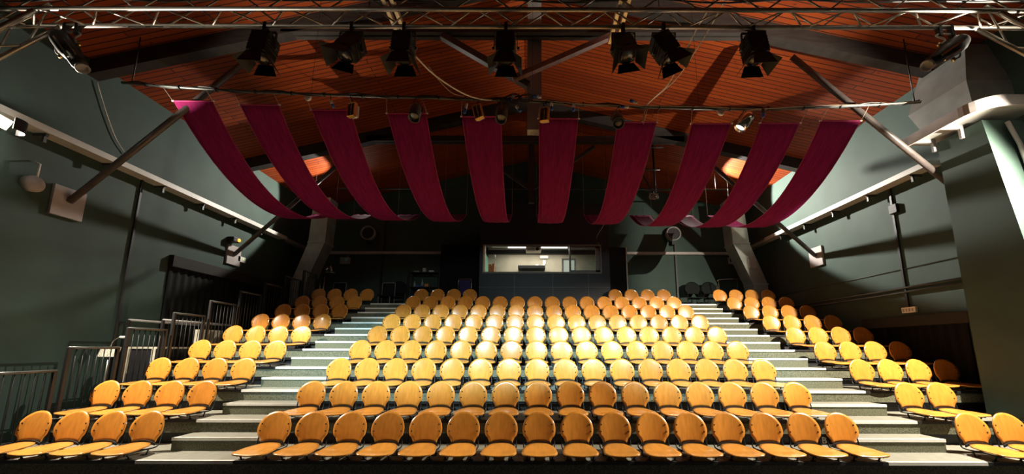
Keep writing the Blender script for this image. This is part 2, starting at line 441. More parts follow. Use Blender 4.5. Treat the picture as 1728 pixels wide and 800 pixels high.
# ------------------------------------------------------------------ tiers and aisle steps
ORD = ['', 'front', 'second', 'third', 'fourth', 'fifth', 'sixth', 'seventh', 'eighth', 'top']
AL = (-4.97, -3.74)      # left aisle
AR = (4.50, 5.75)        # right aisle
PLX = -7.28
def strips(k, y, z, x0, x1, m, root, name):
    MB().box(x0, y-0.012, z-0.035, x1, y+0.035, z+0.004).build(name, m, root, origin=root.location)
letters = 'ABCDEFGHI'
for k in range(1, 10):
    y, z = front(k), tread(k)
    y2 = front(k+1) if k < 9 else YB
    rx = 7.38 if k <= 2 else 7.95
    root = thing('seating_tier', ORD[k] + ' tier of the raked seating, carpeted front and pale grey deck', 'seating tier', (0, y, 0), 'tiers of the raked seating')
    MB().box(PLX, y, z-0.035, rx, y2 + (0.10 if k < 9 else 0), z).build('deck', 'deck', root, origin=root.location)
    MB().box(PLX, y+0.006, z-0.185, rx, y+0.03, z-0.035).build('carpet_fascia', 'carpet', root, origin=root.location)
    if k > 1:
        MB().box(PLX, y+0.10, z-R, rx, y+0.13, z-0.036).build('under_panel', 'under', root, origin=root.location)
        MB().box(PLX, y+0.03, z-0.225, rx, y+0.07, z-0.186).build('fascia_rail', 'under', root, origin=root.location)
    else:
        MB().box(PLX, y+0.01, 0, rx, y+0.03, z-0.186).build('under_panel', 'carpet', root, origin=root.location)
    if k == 9:
        MB().box(PLX, y+0.2, 0, rx, YB, z-0.036).build('rear_base', 'under', root, origin=root.location)
    for (xa, xb, m, nm) in ((PLX, AL[0], 'nose_black', 'deck_edge'), (AL[0], AL[1], 'nose_white', 'white_nosing'), (AL[1], AR[0], 'nose_black', 'deck_edge'), (AR[0], AR[1], 'nose_white', 'white_nosing'), (AR[1], rx, 'nose_black', 'deck_edge')):
        strips(k, y, z, xa, xb, m, root, nm)
    if k in (2, 3):
        cu = bpy.data.curves.new('row_letter', 'FONT'); cu.body = letters[k-1]; cu.size = 0.13; cu.extrude = 0.002
        cu.align_x = 'CENTER'; cu.offset = 0.004
        tmp = bpy.data.objects.new('tmp', cu); COL.objects.link(tmp)
        bpy.context.view_layer.update()
        me = bpy.data.meshes.new_from_object(tmp)
        COL.objects.unlink(tmp); bpy.data.objects.remove(tmp)
        me.materials.clear(); me.materials.append(M['letter'])
        o = bpy.data.objects.new('row_letter', me); COL.objects.link(o); o.parent = root
        o.location = (4.41 if k == 2 else 4.655, 0.096, z-R+0.012)
        o.rotation_euler = (PI/2, 0, 0)
for k in range(1, 9):
    y, z = front(k) + D*0.56, tread(k) + R*0.5
    for (xa, xb, side) in ((AL[0], AL[1], 'left'), (AR[0], AR[1], 'right')):
        root = thing('aisle_step', 'carpeted half step with white edge on the %s tier, %s aisle' % (ORD[k], side), 'step', ((xa+xb)/2, y, tread(k)), 'half steps in the aisles')
        MB().box(xa, y, tread(k)+0.001, xb, front(k+1)-0.014, z-0.02).build('step_body', 'carpet', root, origin=root.location)
        MB().box(xa, y-0.004, z-0.02, xb, front(k+1)-0.014, z).build('step_tread', 'deck', root, origin=root.location)
        MB().box(xa, y-0.012, z-0.035, xb, y+0.035, z+0.004).build('white_nosing', 'nose_white', root, origin=root.location)

# ------------------------------------------------------------------ chairs
def catmull(pts, n=6, closed=False):
    out = []; N = len(pts)
    for i in range(N if closed else N-1):
        g = lambda j: Vector(pts[j % N]) if closed else Vector(pts[max(0, min(N-1, j))])
        p0, p1, p2, p3 = g(i-1), g(i), g(i+1), g(i+2)
        for k in range(n):
            t = k/n
            out.append(0.5*((2*p1)+(p2-p0)*t+(2*p0-5*p1+4*p2-p3)*t*t+(3*p1-p0-3*p2+p3)*t**3))
    if not closed: out.append(Vector(pts[-1]))
    return out
def shell(outline, centre, fmap, thick, rings=6):
    b = MB(); n = len(outline); c = Vector(centre)
    grid = []
    for r in range(1, rings+1):
        s = r/rings
        grid.append([c + (Vector(p)-c)*s for p in outline])
    def nrm(u, v):
        e = 0.004
        a = Vector(fmap(u+e, v)) - Vector(fmap(u-e, v)); d = Vector(fmap(u, v+e)) - Vector(fmap(u, v-e))
        return a.cross(d).normalized()
    for side in (0.5, -0.5):
        b.v.append(Vector(fmap(*c)) + nrm(*c)*thick*side)
        for ri, row in enumerate(grid):
            for p in row:
                b.v.append(Vector(fmap(*p)) + nrm(*p)*thick*side)
    off = 1 + rings*n
    for side in (0, 1):
        o = side*off
        for k in range(n):
            f = [o, o+1+k, o+1+(k+1) % n]
            b.f.append(f if side == 0 else f[::-1]); b.sm.append(True)
        for r in range(rings-1):
            for k in range(n):
                k2 = (k+1) % n
                f = [o+1+r*n+k, o+1+(r+1)*n+k, o+1+(r+1)*n+k2, o+1+r*n+k2]
                b.f.append(f if side == 0 else f[::-1]); b.sm.append(True)
    e = 1+(rings-1)*n
    for k in range(n):
        k2 = (k+1) % n
        b.f.append([e+k, off+e+k, off+e+k2, e+k2]); b.sm.append(False)
    return b

VC, RB = 0.168, 0.226
half = [(RB*math.sin(a), VC + RB*math.cos(a)) for a in [PI*0.62*t/9 for t in range(10)]]
half += [(0.184, 0.055), (0.168, 0.022), (0.158, -0.010)]
hr = catmull([Vector(p) for p in half], 2)
arch = [Vector((0.158*math.cos(PI*t), -0.010 + 0.022*math.sin(PI*t))) for t in (0.12, 0.25, 0.38, 0.5, 0.62, 0.75, 0.88)]
back_outline = [Vector(p) for p in hr] + arch + [Vector((-p.x, p.y)) for p in reversed(hr[1:])]
BY, BZ, LEAN = 0.372, 0.142, math.radians(11)
def back_map(u, v):
    d = -0.024*(u/0.22)**2
    return (u, BY + v*math.sin(LEAN) + d + 0.010*((v-0.2)/0.2)**2, BZ + v*math.cos(LEAN))
seat_half = [(0.0, 0.375), (0.07, 0.366), (0.130, 0.335), (0.178, 0.275), (0.205, 0.195), (0.218, 0.10), (0.226, 0.03), (0.226, -0.03), (0.205, -0.078), (0.15, -0.098), (0.0, -0.106)]
sh = catmull([Vector(p) for p in seat_half], 3)
seat_outline = [Vector(p) for p in sh] + [Vector((-p.x, p.y)) for p in reversed(sh[1:-1])]
def seat_map(u, v):
    z = 0.100 + 0.010*(u/0.22)**2*max(0, min(1, (0.3-v)/0.2))
    z -= 0.009*max(0, min(1, (0.15-v)/0.06)) + 0.006*max(0, (0.10-v)/0.2)
    if v > 0.15: z += 0.030*((v-0.15)/0.22)**1.2*(1-0.5*(u/0.2)**2)
    if v < -0.06: z -= 0.010*((-0.06-v)/0.046)**1.5
    return (u, v, z)
bk = shell(back_outline, (0, 0.2), back_map, 0.013)
bk.f = [f[::-1] for f in bk.f]
st = shell(seat_outline, (0, 0.1), seat_map, 0.013)

def make_chair():
    root = thing('theatre_chair', None, 'chair')
    bo = bk.build('backrest', 'ply', root)
    st.build('seat', 'ply_seat', root)
    for sx in (-1, 1):
        for vv in (0.142, 0.232):
            u = sx*(0.190 if vv < 0.2 else 0.180)
            p = Vector(back_map(u, vv)) + Vector((0, -0.007, 0))
            m_ = Matrix.Translation(p) @ Matrix.Rotation(PI/2, 4, 'X')
            MB().lathe([(0.0105, -0.003), (0.0105, 0.002), (0.006, 0.005)], 8, m_).build('bolt', 'bolt', bo)
    # black arched bracket under the backrest
    ar = []
    for i in range(11):
        t = -1 + 2*i/10
        u = 0.186*t
        ar.append((u, BY-0.012-0.022*t*t, BZ - 0.032 + 0.032*(1-t*t)))
    br = MB()
    for i in range(10):
        p, q = Vector(ar[i]), Vector(ar[i+1])
        h = Vector((0, 0, 0.017)); w = Vector((0, 0.006, 0))
        br.hexa([p-h-w, q-h-w, q-h+w, p-h+w, p+h-w, q+h-w, q+h+w, p+h+w])
    br.build('back_bracket', 'black', root)
    # side uprights behind the backrest
    for sx in (-1, 1):
        up = MB()
        pts = [(sx*0.195, 0.22, 0.072), (sx*0.205, 0.31, 0.074), (sx*0.210, 0.365, 0.095), (sx*0.206, 0.388, 0.18), (sx*0.196, 0.408, 0.28), (sx*0.180, 0.432, 0.37)]
        up.tube(catmull([Vector(p) for p in pts], 4), 0.0095, 6)
        up.build('upright', 'black', root)
    fr = MB()
    for sx in (-1, 1):
        fr.tube([(sx*0.165, -0.03, 0.058), (sx*0.165, 0.10, 0.068), (sx*0.20, 0.27, 0.073)], 0.010, 6)
    fr.tube([(-0.165, 0.03, 0.064), (0.165, 0.03, 0.064)], 0.010, 6)
    fr.tube([(-0.190, 0.22, 0.072), (0.190, 0.22, 0.072)], 0.010, 6)
    fr.build('seat_frame', 'black', root)
    for sx in (-1, 1):
        for (ya, yb) in ((0.01, 0.045), (0.25, 0.235)):
            l = MB()
            l.tube([(sx*0.165 if ya < 0.1 else sx*0.195, ya, 0.066), (sx*0.16 if ya < 0.1 else sx*0.19, yb, 0.0)], 0.010, 6)
            l.box(sx*0.16-0.03, yb-0.014, 0, sx*0.16+0.03, yb+0.014, 0.006)
            l.build('leg', 'black', root)
    return root

N_ORD = ['first', 'second', 'third', 'fourth', 'fifth', 'sixth', 'seventh', 'eighth', 'ninth', 'tenth', 'eleventh', 'twelfth', 'thirteenth', 'fourteenth', 'fifteenth', 'sixteenth']
SP = 0.52
chair0 = make_chair()
plain0 = None
used = [False]
def place_chair(x, k, label, group):
    c = copy_tree(chair0) if used[0] else chair0
    used[0] = True
    c.location = (x, front(k) + 0.010, tread(k) + 0.0045)
    c['label'] = label; c['group'] = group
X0 = 0.375
for k in range(1, 10):
    rown = 'front' if k == 1 else ('back' if k == 9 else ORD[k])
    for i in range(4):
        place_chair(-6.84 + SP*i, k, 'plywood chair in the left block, %s row, %s from the left' % (rown, N_ORD[i]), 'chairs in the left block')
    for i in range(16):
        if k == 9 and 4 <= i < 12: continue
        j = i if (k < 9 or i < 4) else i
        if k == 9:
            lab = 'plywood chair in the back row %s of the booth, %s from the left' % (('left', N_ORD[i]) if i < 4 else ('right', N_ORD[i-12]))
        else:
            lab = 'plywood chair in the wide centre block, %s row, %s from the left' % (rown, N_ORD[i])
        place_chair(X0 + SP*(i-7.5), k, lab, 'chairs in the centre block')
    for i in range(2 if k <= 2 else 4):
        place_chair(6.08 + SP*i, k, 'plywood chair in the right block, %s row, %s from the aisle' % (rown, N_ORD[i]), 'chairs in the right block')

# ------------------------------------------------------------------ balustrades left of the seats
RXX = -7.2
for k in range(1, 10):
    ya, yb, z0 = front(k)+0.10, front(k)+0.80, tread(k)
    if k == 1: ya = front(1)+0.02
    zt = z0 + 1.055
    root = thing('balustrade', 'black metal balustrade beside the %s tier, left of the chairs' % ORD[k], 'railing', (RXX, ya, z0), 'balustrades stepping up the left side')
    MB().tube([(RXX, ya-0.02, zt), (RXX, yb+0.02, zt)], 0.022, 10).build('top_rail', 'grey_body', root, origin=root.location)
    MB().tube([(RXX, ya, z0+0.10), (RXX, yb, z0+0.10)], 0.012, 6).build('bottom_rail', 'black', root, origin=root.location)
    for y in (ya, yb):
        MB().box(RXX-0.022, y-0.022, z0, RXX+0.022, y+0.022, zt).build('post', 'black', root, origin=root.location)
    n = 7
    for i in range(1, n):
        y = ya + (yb-ya)*i/n
        MB().tube([(RXX, y, z0+0.10), (RXX, y, zt)], 0.007, 6).build('baluster', 'black', root, origin=root.location)

# ------------------------------------------------------------------ roof trusses
def roof_truss(Y, lab, zt=7.82, front_one=True):
    root = thing('roof_truss', lab, 'roof truss', (XC, Y, EAVE), 'roof trusses')
    og = root.location
    for sx, xe in ((-1, XL), (1, XR)):
        s = MB()
        z0, z1 = roof_z(xe), RIDGE
        s.hexa([(xe,Y-0.1,z0-0.33),(XC,Y-0.1,z1-0.33),(XC,Y+0.1,z1-0.33),(xe,Y+0.1,z0-0.33),(xe,Y-0.1,z0-0.005),(XC,Y-0.1,z1-0.005),(XC,Y+0.1,z1-0.005),(xe,Y+0.1,z0-0.005)])
        s.build('rafter', 'timber', root, origin=og)
        # knee brace from wall plate up to the rafter
        xp = xe - sx*0.05
        p, q = Vector((xp, Y, 4.38)), Vector((xp - sx*2.98, Y, 7.38))
        MB().tube([p, q], 0.055, 12).build('knee_brace', 'brace', root, origin=og)
        pl = MB().box(min(xe, xp), Y-0.24, 4.08, max(xe, xp), Y+0.24, 4.62)
        pl.build('wall_plate', 'plate', root, origin=og)
    half = 4.7
    s = MB(); s.box(XC-half, Y-0.1, zt, XC+half, Y-0.02, zt+0.17); s.box(XC-half, Y+0.02, zt, XC+half, Y+0.1, zt+0.17)
    s.build('tie_beam', 'timber', root, origin=og)
    if front_one:
        kp = MB().box(-0.08, Y+0.12, 5.9, 0.2, Y+0.32, RIDGE-0.25)
        kp.build('king_post', 'steel_grey', root, origin=og)
        MB().bar((-0.35, Y-0.16, 6.76), (1.65, Y-0.16, 7.74), 0.10, 0.10).build('web_strut', 'brace_red', root, origin=og)
        MB().bar((-0.05, Y-0.02, 6.72), (-1.75, Y-0.02, 7.80), 0.12, 0.12).build('web_strut', 'brace', root, origin=og)
    else:
        MB().box(0.0-0.09, Y+0.11, 6.0, 0.09, Y+0.25, RIDGE-0.25).build('king_post', 'timber', root, origin=og)
        MB().bar((0, Y+0.18, 6.4), (-1.9, Y+0.18, 7.8), 0.09, 0.09).build('web_strut', 'timber', root, origin=og)
        MB().bar((0, Y+0.18, 6.4), (1.9, Y+0.18, 7.8), 0.09, 0.09).build('web_strut', 'timber', root, origin=og)
roof_truss(6.56, 'dark roof truss with two long knee braces, nearest the stage')
roof_truss(10.45, 'dark roof truss half hidden behind the hanging plum drapes', front_one=False)

# ------------------------------------------------------------------ stage lighting truss
TY, TZ = 4.47, 6.03
W3 = 0.245
root = thing('lighting_truss', 'long aluminium lattice truss crossing the top of the hall', 'lighting truss', (0, TY, TZ))
og = root.location
TX0, TX1 = XL+0.05, XR-0.05
for nm, (yy, zz, r) in {'a': (TY, TZ, 0.027), 'b': (TY-0.26, TZ, 0.027), 'c': (TY, TZ+0.26, 0.024), 'd': (TY-0.26, TZ+0.26, 0.024)}.items():
    MB().tube([(TX0, yy, zz), (TX1, yy, zz)], r, 10).build('chord', 'truss_alu', root, origin=og)
def lattice(nm, pa, pb, step, phase):
    s = MB(); x = TX0+0.1+phase; up = True
    while x + step < TX1:
        a, c = (pa, pb) if up else (pb, pa)
        s.tube([(x, *a), (x+step*0.86, *c)], 0.011, 6)
        x += step; up = not up
    s.build(nm, 'truss_alu', root, origin=og)
lattice('bottom_lattice', (TY, TZ), (TY-0.26, TZ), 0.40, 0.0)
lattice('rear_lattice', (TY, TZ), (TY, TZ+0.26), 0.40, 0.2)
lattice('front_lattice', (TY-0.26, TZ), (TY-0.26, TZ+0.26), 0.40, 0.1)
# sloping end trusses carried down to the side walls
for sx, x0, lab in ((-1, -6.3, 'short sloping lattice truss at the left end'), (1, 5.95, 'short sloping lattice truss at the right end')):
    t = thing('side_truss', lab, 'lighting truss', (x0, TY, TZ), 'sloping end trusses')
    xe = (XL+0.03) if sx < 0 else (XR-0.03)
    L = abs(xe-x0); dz = -0.66*L
    A0, A1 = Vector((x0, TY+0.02-0.05, TZ-0.05)), Vector((xe, TY-0.03, TZ-0.05+dz))
    B0, B1 = A0+Vector((sx*-0.0, -0.26, 0.0)), A1+Vector((0, -0.26, 0.0))
    C0, C1 = A0+Vector((0, -0.13, 0.22)), A1+Vector((0, -0.13, 0.22))
    for (p, q) in ((A0, A1), (B0, B1), (C0, C1)):
        MB().tube([p, q], 0.026, 10).build('chord', 'truss_alu', t, origin=t.location)
    s = MB()
    n = 5
    for i in range(n):
        f0, f1 = i/n, (i+0.9)/n
        s.tube([A0.lerp(A1, f0), B0.lerp(B1, f1)], 0.011, 6)
        s.tube([A0.lerp(A1, f1), C0.lerp(C1, f0)], 0.011, 6)
        s.tube([B0.lerp(B1, f1), C0.lerp(C1, f0)], 0.011, 6)
    s.build('lattice', 'truss_alu', t, origin=t.location)
# pale ladder beams running towards the audience
for (px, lab) in ((655, 'pale ladder beam on the truss, left of the centre post'), (1052, 'pale ladder beam on the truss, right of the centre post')):
    x = atY(px, 43, TY).x
    t = thing('ladder_beam', lab, 'ladder beam', (x, TY, TZ+0.30), 'ladder beams on the truss')
    for dx in (-0.055, 0.055):
        MB().bar((x+dx, TY-0.9, TZ+0.33), (x+dx, TY+0.62, TZ+0.33), 0.05, 0.07).build('side_rail', 'alu_bright', t, origin=t.location)
    s = MB()
    for i in range(7):
        y = TY-0.8+i*0.22; s.tube([(x-0.06, y, TZ+0.33), (x+0.06, y, TZ+0.33)], 0.014, 6)
    s.build('rung', 'alu_bright', t, origin=t.location)

# ------------------------------------------------------------------ lanterns
def fresnel(px, lab, yaw=0.0, pitch=62, scale=1.0):
    x = atY(px, 44, TY).x
    t = thing('stage_lantern', lab, 'stage lantern', (x, TY, TZ-0.03), 'black lanterns hung from the truss')
    og = t.location
    MB().box(x-0.02, TY-0.035, TZ-0.12, x+0.02, TY+0.035, TZ+0.04).build('hook_clamp', 'black', t, origin=og)
    c = Vector((x, TY, TZ-0.33))
    # local frame: -z is the beam direction; it leans towards the stage
    rot = Matrix.Rotation(math.radians(yaw), 4, 'Y') @ Matrix.Rotation(-math.radians(90-pitch), 4, 'X')
    mt = Matrix.Translation(c) @ rot
    s = MB()
    s.box(-0.12, -0.115, -0.14, 0.12, 0.115, 0.17)
    s.hexa([(-0.13,-0.125,0.16),(0.13,-0.125,0.16),(0.13,0.125,0.16),(-0.13,0.125,0.16),(-0.10,-0.09,0.20),(0.10,-0.09,0.20),(0.10,0.09,0.20),(-0.10,0.09,0.20)])
    for i in range(4):
        s.box(-0.137, -0.11, -0.05+i*0.045, 0.137, 0.11, -0.035+i*0.045)
    s.lathe([(0.125, -0.17), (0.135, -0.12), (0.12, -0.115)], 20)
    s.xf(mt).build('housing', 'black', t, origin=og, bevel=0.008)
    MB().lathe([(0.104, -0.171), (0.104, -0.178), (0.06, -0.195), (0.0, -0.20)], 20).xf(mt).build('lens', 'glass_dark', t, origin=og)
    # four barn-door blades
    for a, ln, ang in ((0, 0.15, 14), (180, 0.19, 8), (90, 0.17, 40), (270, 0.17, 36)):
        s = MB()
        s.hexa([(-0.10,0,0),(0.10,0,0),(0.10,0.004,0),(-0.10,0.004,0),(-0.155,0,-ln),(0.155,0,-ln),(0.155,0.004,-ln),(-0.155,0.004,-ln)])
        m2 = Matrix.Rotation(math.radians(a), 4, 'Z') @ Matrix.Translation((0, 0.115, -0.165)) @ Matrix.Rotation(math.radians(ang), 4, 'X')
        s.xf(mt @ m2).build('barn_door', 'door_blade', t, origin=og)
    yk = MB()
    top = Vector((x, TY, TZ-0.10))
    for sx in (-1, 1):
        yk.bar(mt @ Vector((sx*0.155, 0, 0.0)), top + Vector((sx*0.155, 0, -0.01)), 0.008, 0.035, up=(0, 1, 0))
    yk.bar(top+Vector((-0.158, 0, 0)), top+Vector((0.158, 0, 0)), 0.035, 0.008)
    yk.build('yoke', 'black', t, origin=og)
    for sx in (-1, 1):
        MB().lathe([(0.02, 0), (0.02, 0.025), (0.012, 0.03)], 10, mt @ Matrix.Translation((sx*0.155, 0, 0.0)) @ Matrix.Rotation(sx*PI/2, 4, 'Y')).build('tilt_knob', 'grey_body', t, origin=og)
fresnel(448, 'black barn-door lantern above the left knee brace', 4, 84)
fresnel(594, 'black barn-door lantern with its glass lens turned to the stage', 16, 66)
fresnel(682, 'black barn-door lantern with a white cable plugged in', 0, 86)
fresnel(853, 'black barn-door lantern just left of the grey centre post', 0, 86)
fresnel(1050, 'black barn-door lantern hung below the right ladder beam', -10, 66)
fresnel(1118, 'steeply tilted black lantern beside two white cables', -26, 84)
fresnel(1268, 'black barn-door lantern above the right knee brace', -3, 86)

def profile(px, lab, yaw, sgn):
    x = atY(px, 44, TY).x
    t = thing('profile_spot', lab, 'stage lantern', (x, TY, TZ-0.03), 'silver edged profile spots')
    og = t.location
    for dx in (-0.08, 0.08):
        MB().box(x+dx-0.018, TY-0.03, TZ-0.14, x+dx+0.018, TY+0.03, TZ+0.03).build('hook_clamp', 'black', t, origin=og)
    c = Vector((x + sgn*0.02, TY, TZ-0.36))
    mt = Matrix.Translation(c) @ Matrix.Rotation(math.radians(yaw), 4, 'Y')
    s = MB()
    s.lathe([(0.07, -0.30), (0.085, -0.29), (0.085, -0.12), (0.10, -0.10), (0.115, -0.02), (0.115, 0.20), (0.09, 0.27), (0.04, 0.29)], 16)
    s.xf(mt).build('body', 'black', t, origin=og)
    MB().lathe([(0.068, -0.302), (0.066, -0.31), (0.03, -0.318), (0, -0.32)], 16).xf(mt).build('lens', 'glass_dark', t, origin=og)
    s = MB(); s.box(-0.012, -0.125, -0.27, 0.012, -0.108, 0.12); s.box(0.07, -0.10, -0.26, 0.085, -0.085, 0.02)
    s.xf(mt).build('silver_rail', 'chrome', t, origin=og)
    for sx in (-1, 1):
        MB().lathe([(0.022, 0), (0.022, 0.04), (0.014, 0.045)], 10, mt @ Matrix.Translation((sx*0.115, 0, -0.02)) @ Matrix.Rotation(sx*PI/2, 4, 'Y')).build('tilt_knob', 'gold', t, origin=og)
    top = Vector((x, TY, TZ-0.10))
    pts = [mt @ Vector((-0.13, 0, -0.02)), mt @ Vector((-0.14, 0, 0.1)), top+Vector((-0.13, 0, -0.03)), top+Vector((-0.07, 0, 0.0)), top+Vector((0.07, 0, 0.0)), top+Vector((0.13, 0, -0.03)), mt @ Vector((0.14, 0, 0.1)), mt @ Vector((0.13, 0, -0.02))]
    MB().tube(catmull([Vector(p) for p in pts], 4), 0.012, 6).build('yoke', 'steel_grey', t, origin=og)
    s = MB(); s.box(-0.07, -0.07, -0.42, 0.07, 0.07, -0.40) if False else s.lathe([(0.06, -0.33), (0.075, -0.38), (0.07, -0.385), (0.055, -0.335)], 12)
    s.xf(mt).build('colour_frame', 'steel_grey', t, origin=og)
profile(122, 'dark profile spot tilted at the left end of the truss', -40, 1)
profile(1592, 'dark profile spot tilted at the right end of the truss', 55, -1)

# ------------------------------------------------------------------ cable batten
BYB = 6.25
bpts_px = [(205, 141), (320, 150), (450, 157), (600, 162), (740, 166), (870, 170), (960, 175), (1080, 180), (1230, 183), (1330, 182), (1450, 177), (1552, 171)]
bpts = [atY(px, py, BYB) for px, py in bpts_px]
bt = thing('cable_batten', 'thin sagging lighting batten wrapped with cables above the drapes', 'batten', tuple(bpts[5]))
MB().tube(catmull([Vector(p) for p in bpts], 5), 0.024, 8).build('pipe', 'grey_body', bt, origin=bt.location)
pl = []
cc = catmull([Vector(p) for p in bpts], 14)
for i, p in enumerate(cc):
    pl.append(p + Vector((0, 0.027*math.cos(i*0.5), 0.034*math.sin(i*0.5)+0.008)))
MB().tube(pl, 0.012, 6).build('wrapped_cable', 'black_cable', bt, origin=bt.location)
pl2 = [p + Vector((0, -0.034, 0.016*math.sin(i*0.23)-0.004)) for i, p in enumerate(cc[70:])]
MB().tube(pl2, 0.008, 6).build('white_cable', 'cord', bt, origin=bt.location)
for px in range(240, 1540, 62):
    i = min(range(len(cc)), key=lambda j: abs((cc[j].x) - atY(px, 170, BYB).x))
    p = cc[i]
    MB().tube([p+Vector((-0.012, 0, 0)), p+Vector((0.012, 0, 0))], 0.041, 8).build('cable_tie', 'black', bt, origin=bt.location)
def batten_at(px):
    x = atY(px, 170, BYB).x
    i = min(range(len(cc)), key=lambda j: abs(cc[j].x - x))
    return cc[i].copy()
# ends fixed to the trusses / wall by hanging rods
for (px, lab) in ((215, 'a'), (1545, 'b')):
    p = batten_at(px)
    MB().tube([p, Vector((p.x, p.y, roof_z(p.x)-0.01))], 0.010, 6).build('hanger_rod', 'black', bt, origin=bt.location)
for px in (520, 900, 1180):
    p = batten_at(px)
    MB().tube([p, Vector((p.x, p.y, roof_z(p.x)-0.01))], 0.003, 5).build('hanger_wire', 'black', bt, origin=bt.location)

# small fixtures on the batten
def small_flood(px, py, tilt, lab):
    p = batten_at(px); c = atY(px, py, BYB)
    t = thing('brass_floodlight', lab, 'floodlight', tuple(p), 'small brass framed floodlights')
    og = t.location
    mt = Matrix.Translation(c) @ Matrix.Rotation(math.radians(tilt), 4, 'Y') @ Matrix.Rotation(math.radians(-18), 4, 'Z')
    s = MB()
    w, h = 0.085, 0.135
    s.box(-w, -0.03, h-0.022, w, 0.05, h); s.box(-w, -0.03, -h, w, 0.05, -h+0.022)
    s.box(-w, -0.03, -h, -w+0.022, 0.05, h); s.box(w-0.022, -0.03, -h, w, 0.05, h)
    s.xf(mt).build('reflector_frame', 'gold', t, origin=og, bevel=0.006)
    MB().box(-w+0.02, -0.005, -h+0.02, w-0.02, 0.045, h-0.02).xf(mt).build('reflector', 'glass_dark', t, origin=og)
    s = MB(); s.tube([(0, -0.015, -h+0.03), (0, -0.015, h-0.03)], 0.008, 6); s.xf(mt).build('lamp_tube', 'chrome', t, origin=og)
    s = MB(); s.box(-w*0.8, 0.05, -h*0.8, w*0.8, 0.11, h*0.8); s.xf(mt).build('housing', 'plate', t, origin=og, bevel=0.01)
    s = MB(); s.tube([mt @ Vector((0, 0.03, h)), p], 0.010, 6); s.build('hook', 'black', t, origin=og)
small_flood(593, 186, 0, 'small brass framed floodlight, left of three on the batten')
small_flood(806, 189, -14, 'small brass framed floodlight tilted sideways near the cable tangle')
small_flood(918, 193, 2, 'small brass framed floodlight in front of the centre drape')

def small_par(px, py, lab, m='grey_body', lensm='glass_dark', yaw=0, pitch=70, name='par_can'):
    p = batten_at(px); c = atY(px, py, BYB)
    t = thing(name, lab, 'stage lantern', tuple(p), 'small lanterns on the batten')
    og = t.location
    mt = Matrix.Translation(c) @ Matrix.Rotation(math.radians(yaw), 4, 'Y') @ Matrix.Rotation(-math.radians(90-pitch), 4, 'X')
    MB().lathe([(0.088, -0.10), (0.092, -0.16), (0.104, -0.16), (0.104, -0.04), (0.110, -0.03), (0.110, 0.10), (0.095, 0.14), (0.05, 0.15)], 18).xf(mt).build('can', m, t, origin=og)
    MB().lathe([(0.090, -0.11), (0.06, -0.118), (0, -0.122)], 18).xf(mt).build('lens', lensm, t, origin=og)
    s = MB()
    s.tube([mt @ Vector((-0.12, 0, 0)), mt @ Vector((-0.12, 0, 0.12)), p + Vector((0, 0, -0.02)), mt @ Vector((0.12, 0, 0.12)), mt @ Vector((0.12, 0, 0))], 0.008, 6)
    s.build('yoke', 'black', t, origin=og)
    return t, mt
small_par(700, 190, 'dark grey can lantern in front of the fourth drape')
small_par(846, 192, 'dark grey can lantern right of the tilted brass floodlight', yaw=4)
small_par(1042, 203, 'dark grey can lantern with a dim round lens, right of centre', yaw=6, pitch=50)
t, mt = small_par(1256, 204, 'shiny silver can lantern, lit, on the right of the batten', 'chrome', 'lens_cool', yaw=36, pitch=100)
lo = spot('light_beam', mt @ Vector((0, 0, -0.17)), mt @ Vector((0, 0, -2)), 60, (0.8, 0.9, 1.0), 70, 0.5, 0.06)
lo.parent = t; lo.location = Vector(lo.location) - Vector(t.location)

# plugs, sensors and loose cables
def plug(px, py, lab, ang, k=1.0, m1='white_plastic', m2='blue'):
    p = atY(px, py, BYB-0.05); up = batten_at(px)
    t = thing('cable_plug', lab, 'plug', tuple(p), 'cable plugs on the batten')
    mt = Matrix.Translation(p) @ Matrix.Rotation(math.radians(ang), 4, 'Y')
    MB().lathe([(0.016, 0), (0.026, 0.01), (0.026, 0.07*k), (0.014, 0.08*k)], 10).xf(mt).build('socket', m1, t, origin=p)
    MB().lathe([(0.014, -0.07*k), (0.026, -0.06*k), (0.028, -0.005), (0.02, 0.0)], 10).xf(mt).build('collar', m2, t, origin=p)
    MB().tube([mt @ Vector((0, 0, 0.08*k)), (mt @ Vector((0, 0, 0.12*k))).lerp(up, 0.6) + Vector((0, 0.01, 0)), up], 0.006, 6).build('lead', 'black_cable', t, origin=p)
plug(560, 177, 'blue and white plug left of the leftmost brass floodlight', -25)
plug(785, 184, 'blue and white plug dangling left of the tilted brass floodlight', 12, 1.4)
plug(930, 180, 'blue plug just right of the brass floodlight at the centre drape', 0)
plug(967, 182, 'blue and white plug hanging alone right of the centre drape', 4)
plug(1053, 180, 'blue plug lying along the batten above the round-lens can', 95)
plug(1068, 171, 'white plug with a blue band resting over the batten', 110)
plug(1287, 190, 'blue plug hanging right of the lit silver can', 5, 1.2, 'grey_body')
plug(862, 166, 'white plug in the cable tangle at the middle', 40, 1.1)
plug(874, 184, 'white plug drooping below the cable tangle', -35, 1.0)
plug(905, 163, 'clear and blue plug above the batten at the centre post', 100, 1.1)
for px, py, lab, nm in ((512, 159, 'white disc sensor on the left half of the batten', 'disc_sensor'), (1221, 181, 'white disc sensor on the right half of the batten', 'disc_sensor')):
    p = batten_at(px)
    t = MB().lathe([(0.05, -0.05), (0.062, -0.045), (0.062, -0.01), (0.045, 0.0)], 16, Matrix.Translation(p) @ Matrix.Rotation(-PI/2, 4, 'X') @ Matrix.Translation((0, 0, 0.075)) @ Matrix.Rotation(PI, 4, 'X')).build(nm, 'white_plastic', origin=p)
    tag(t, lab, 'sensor', 'white disc sensors')
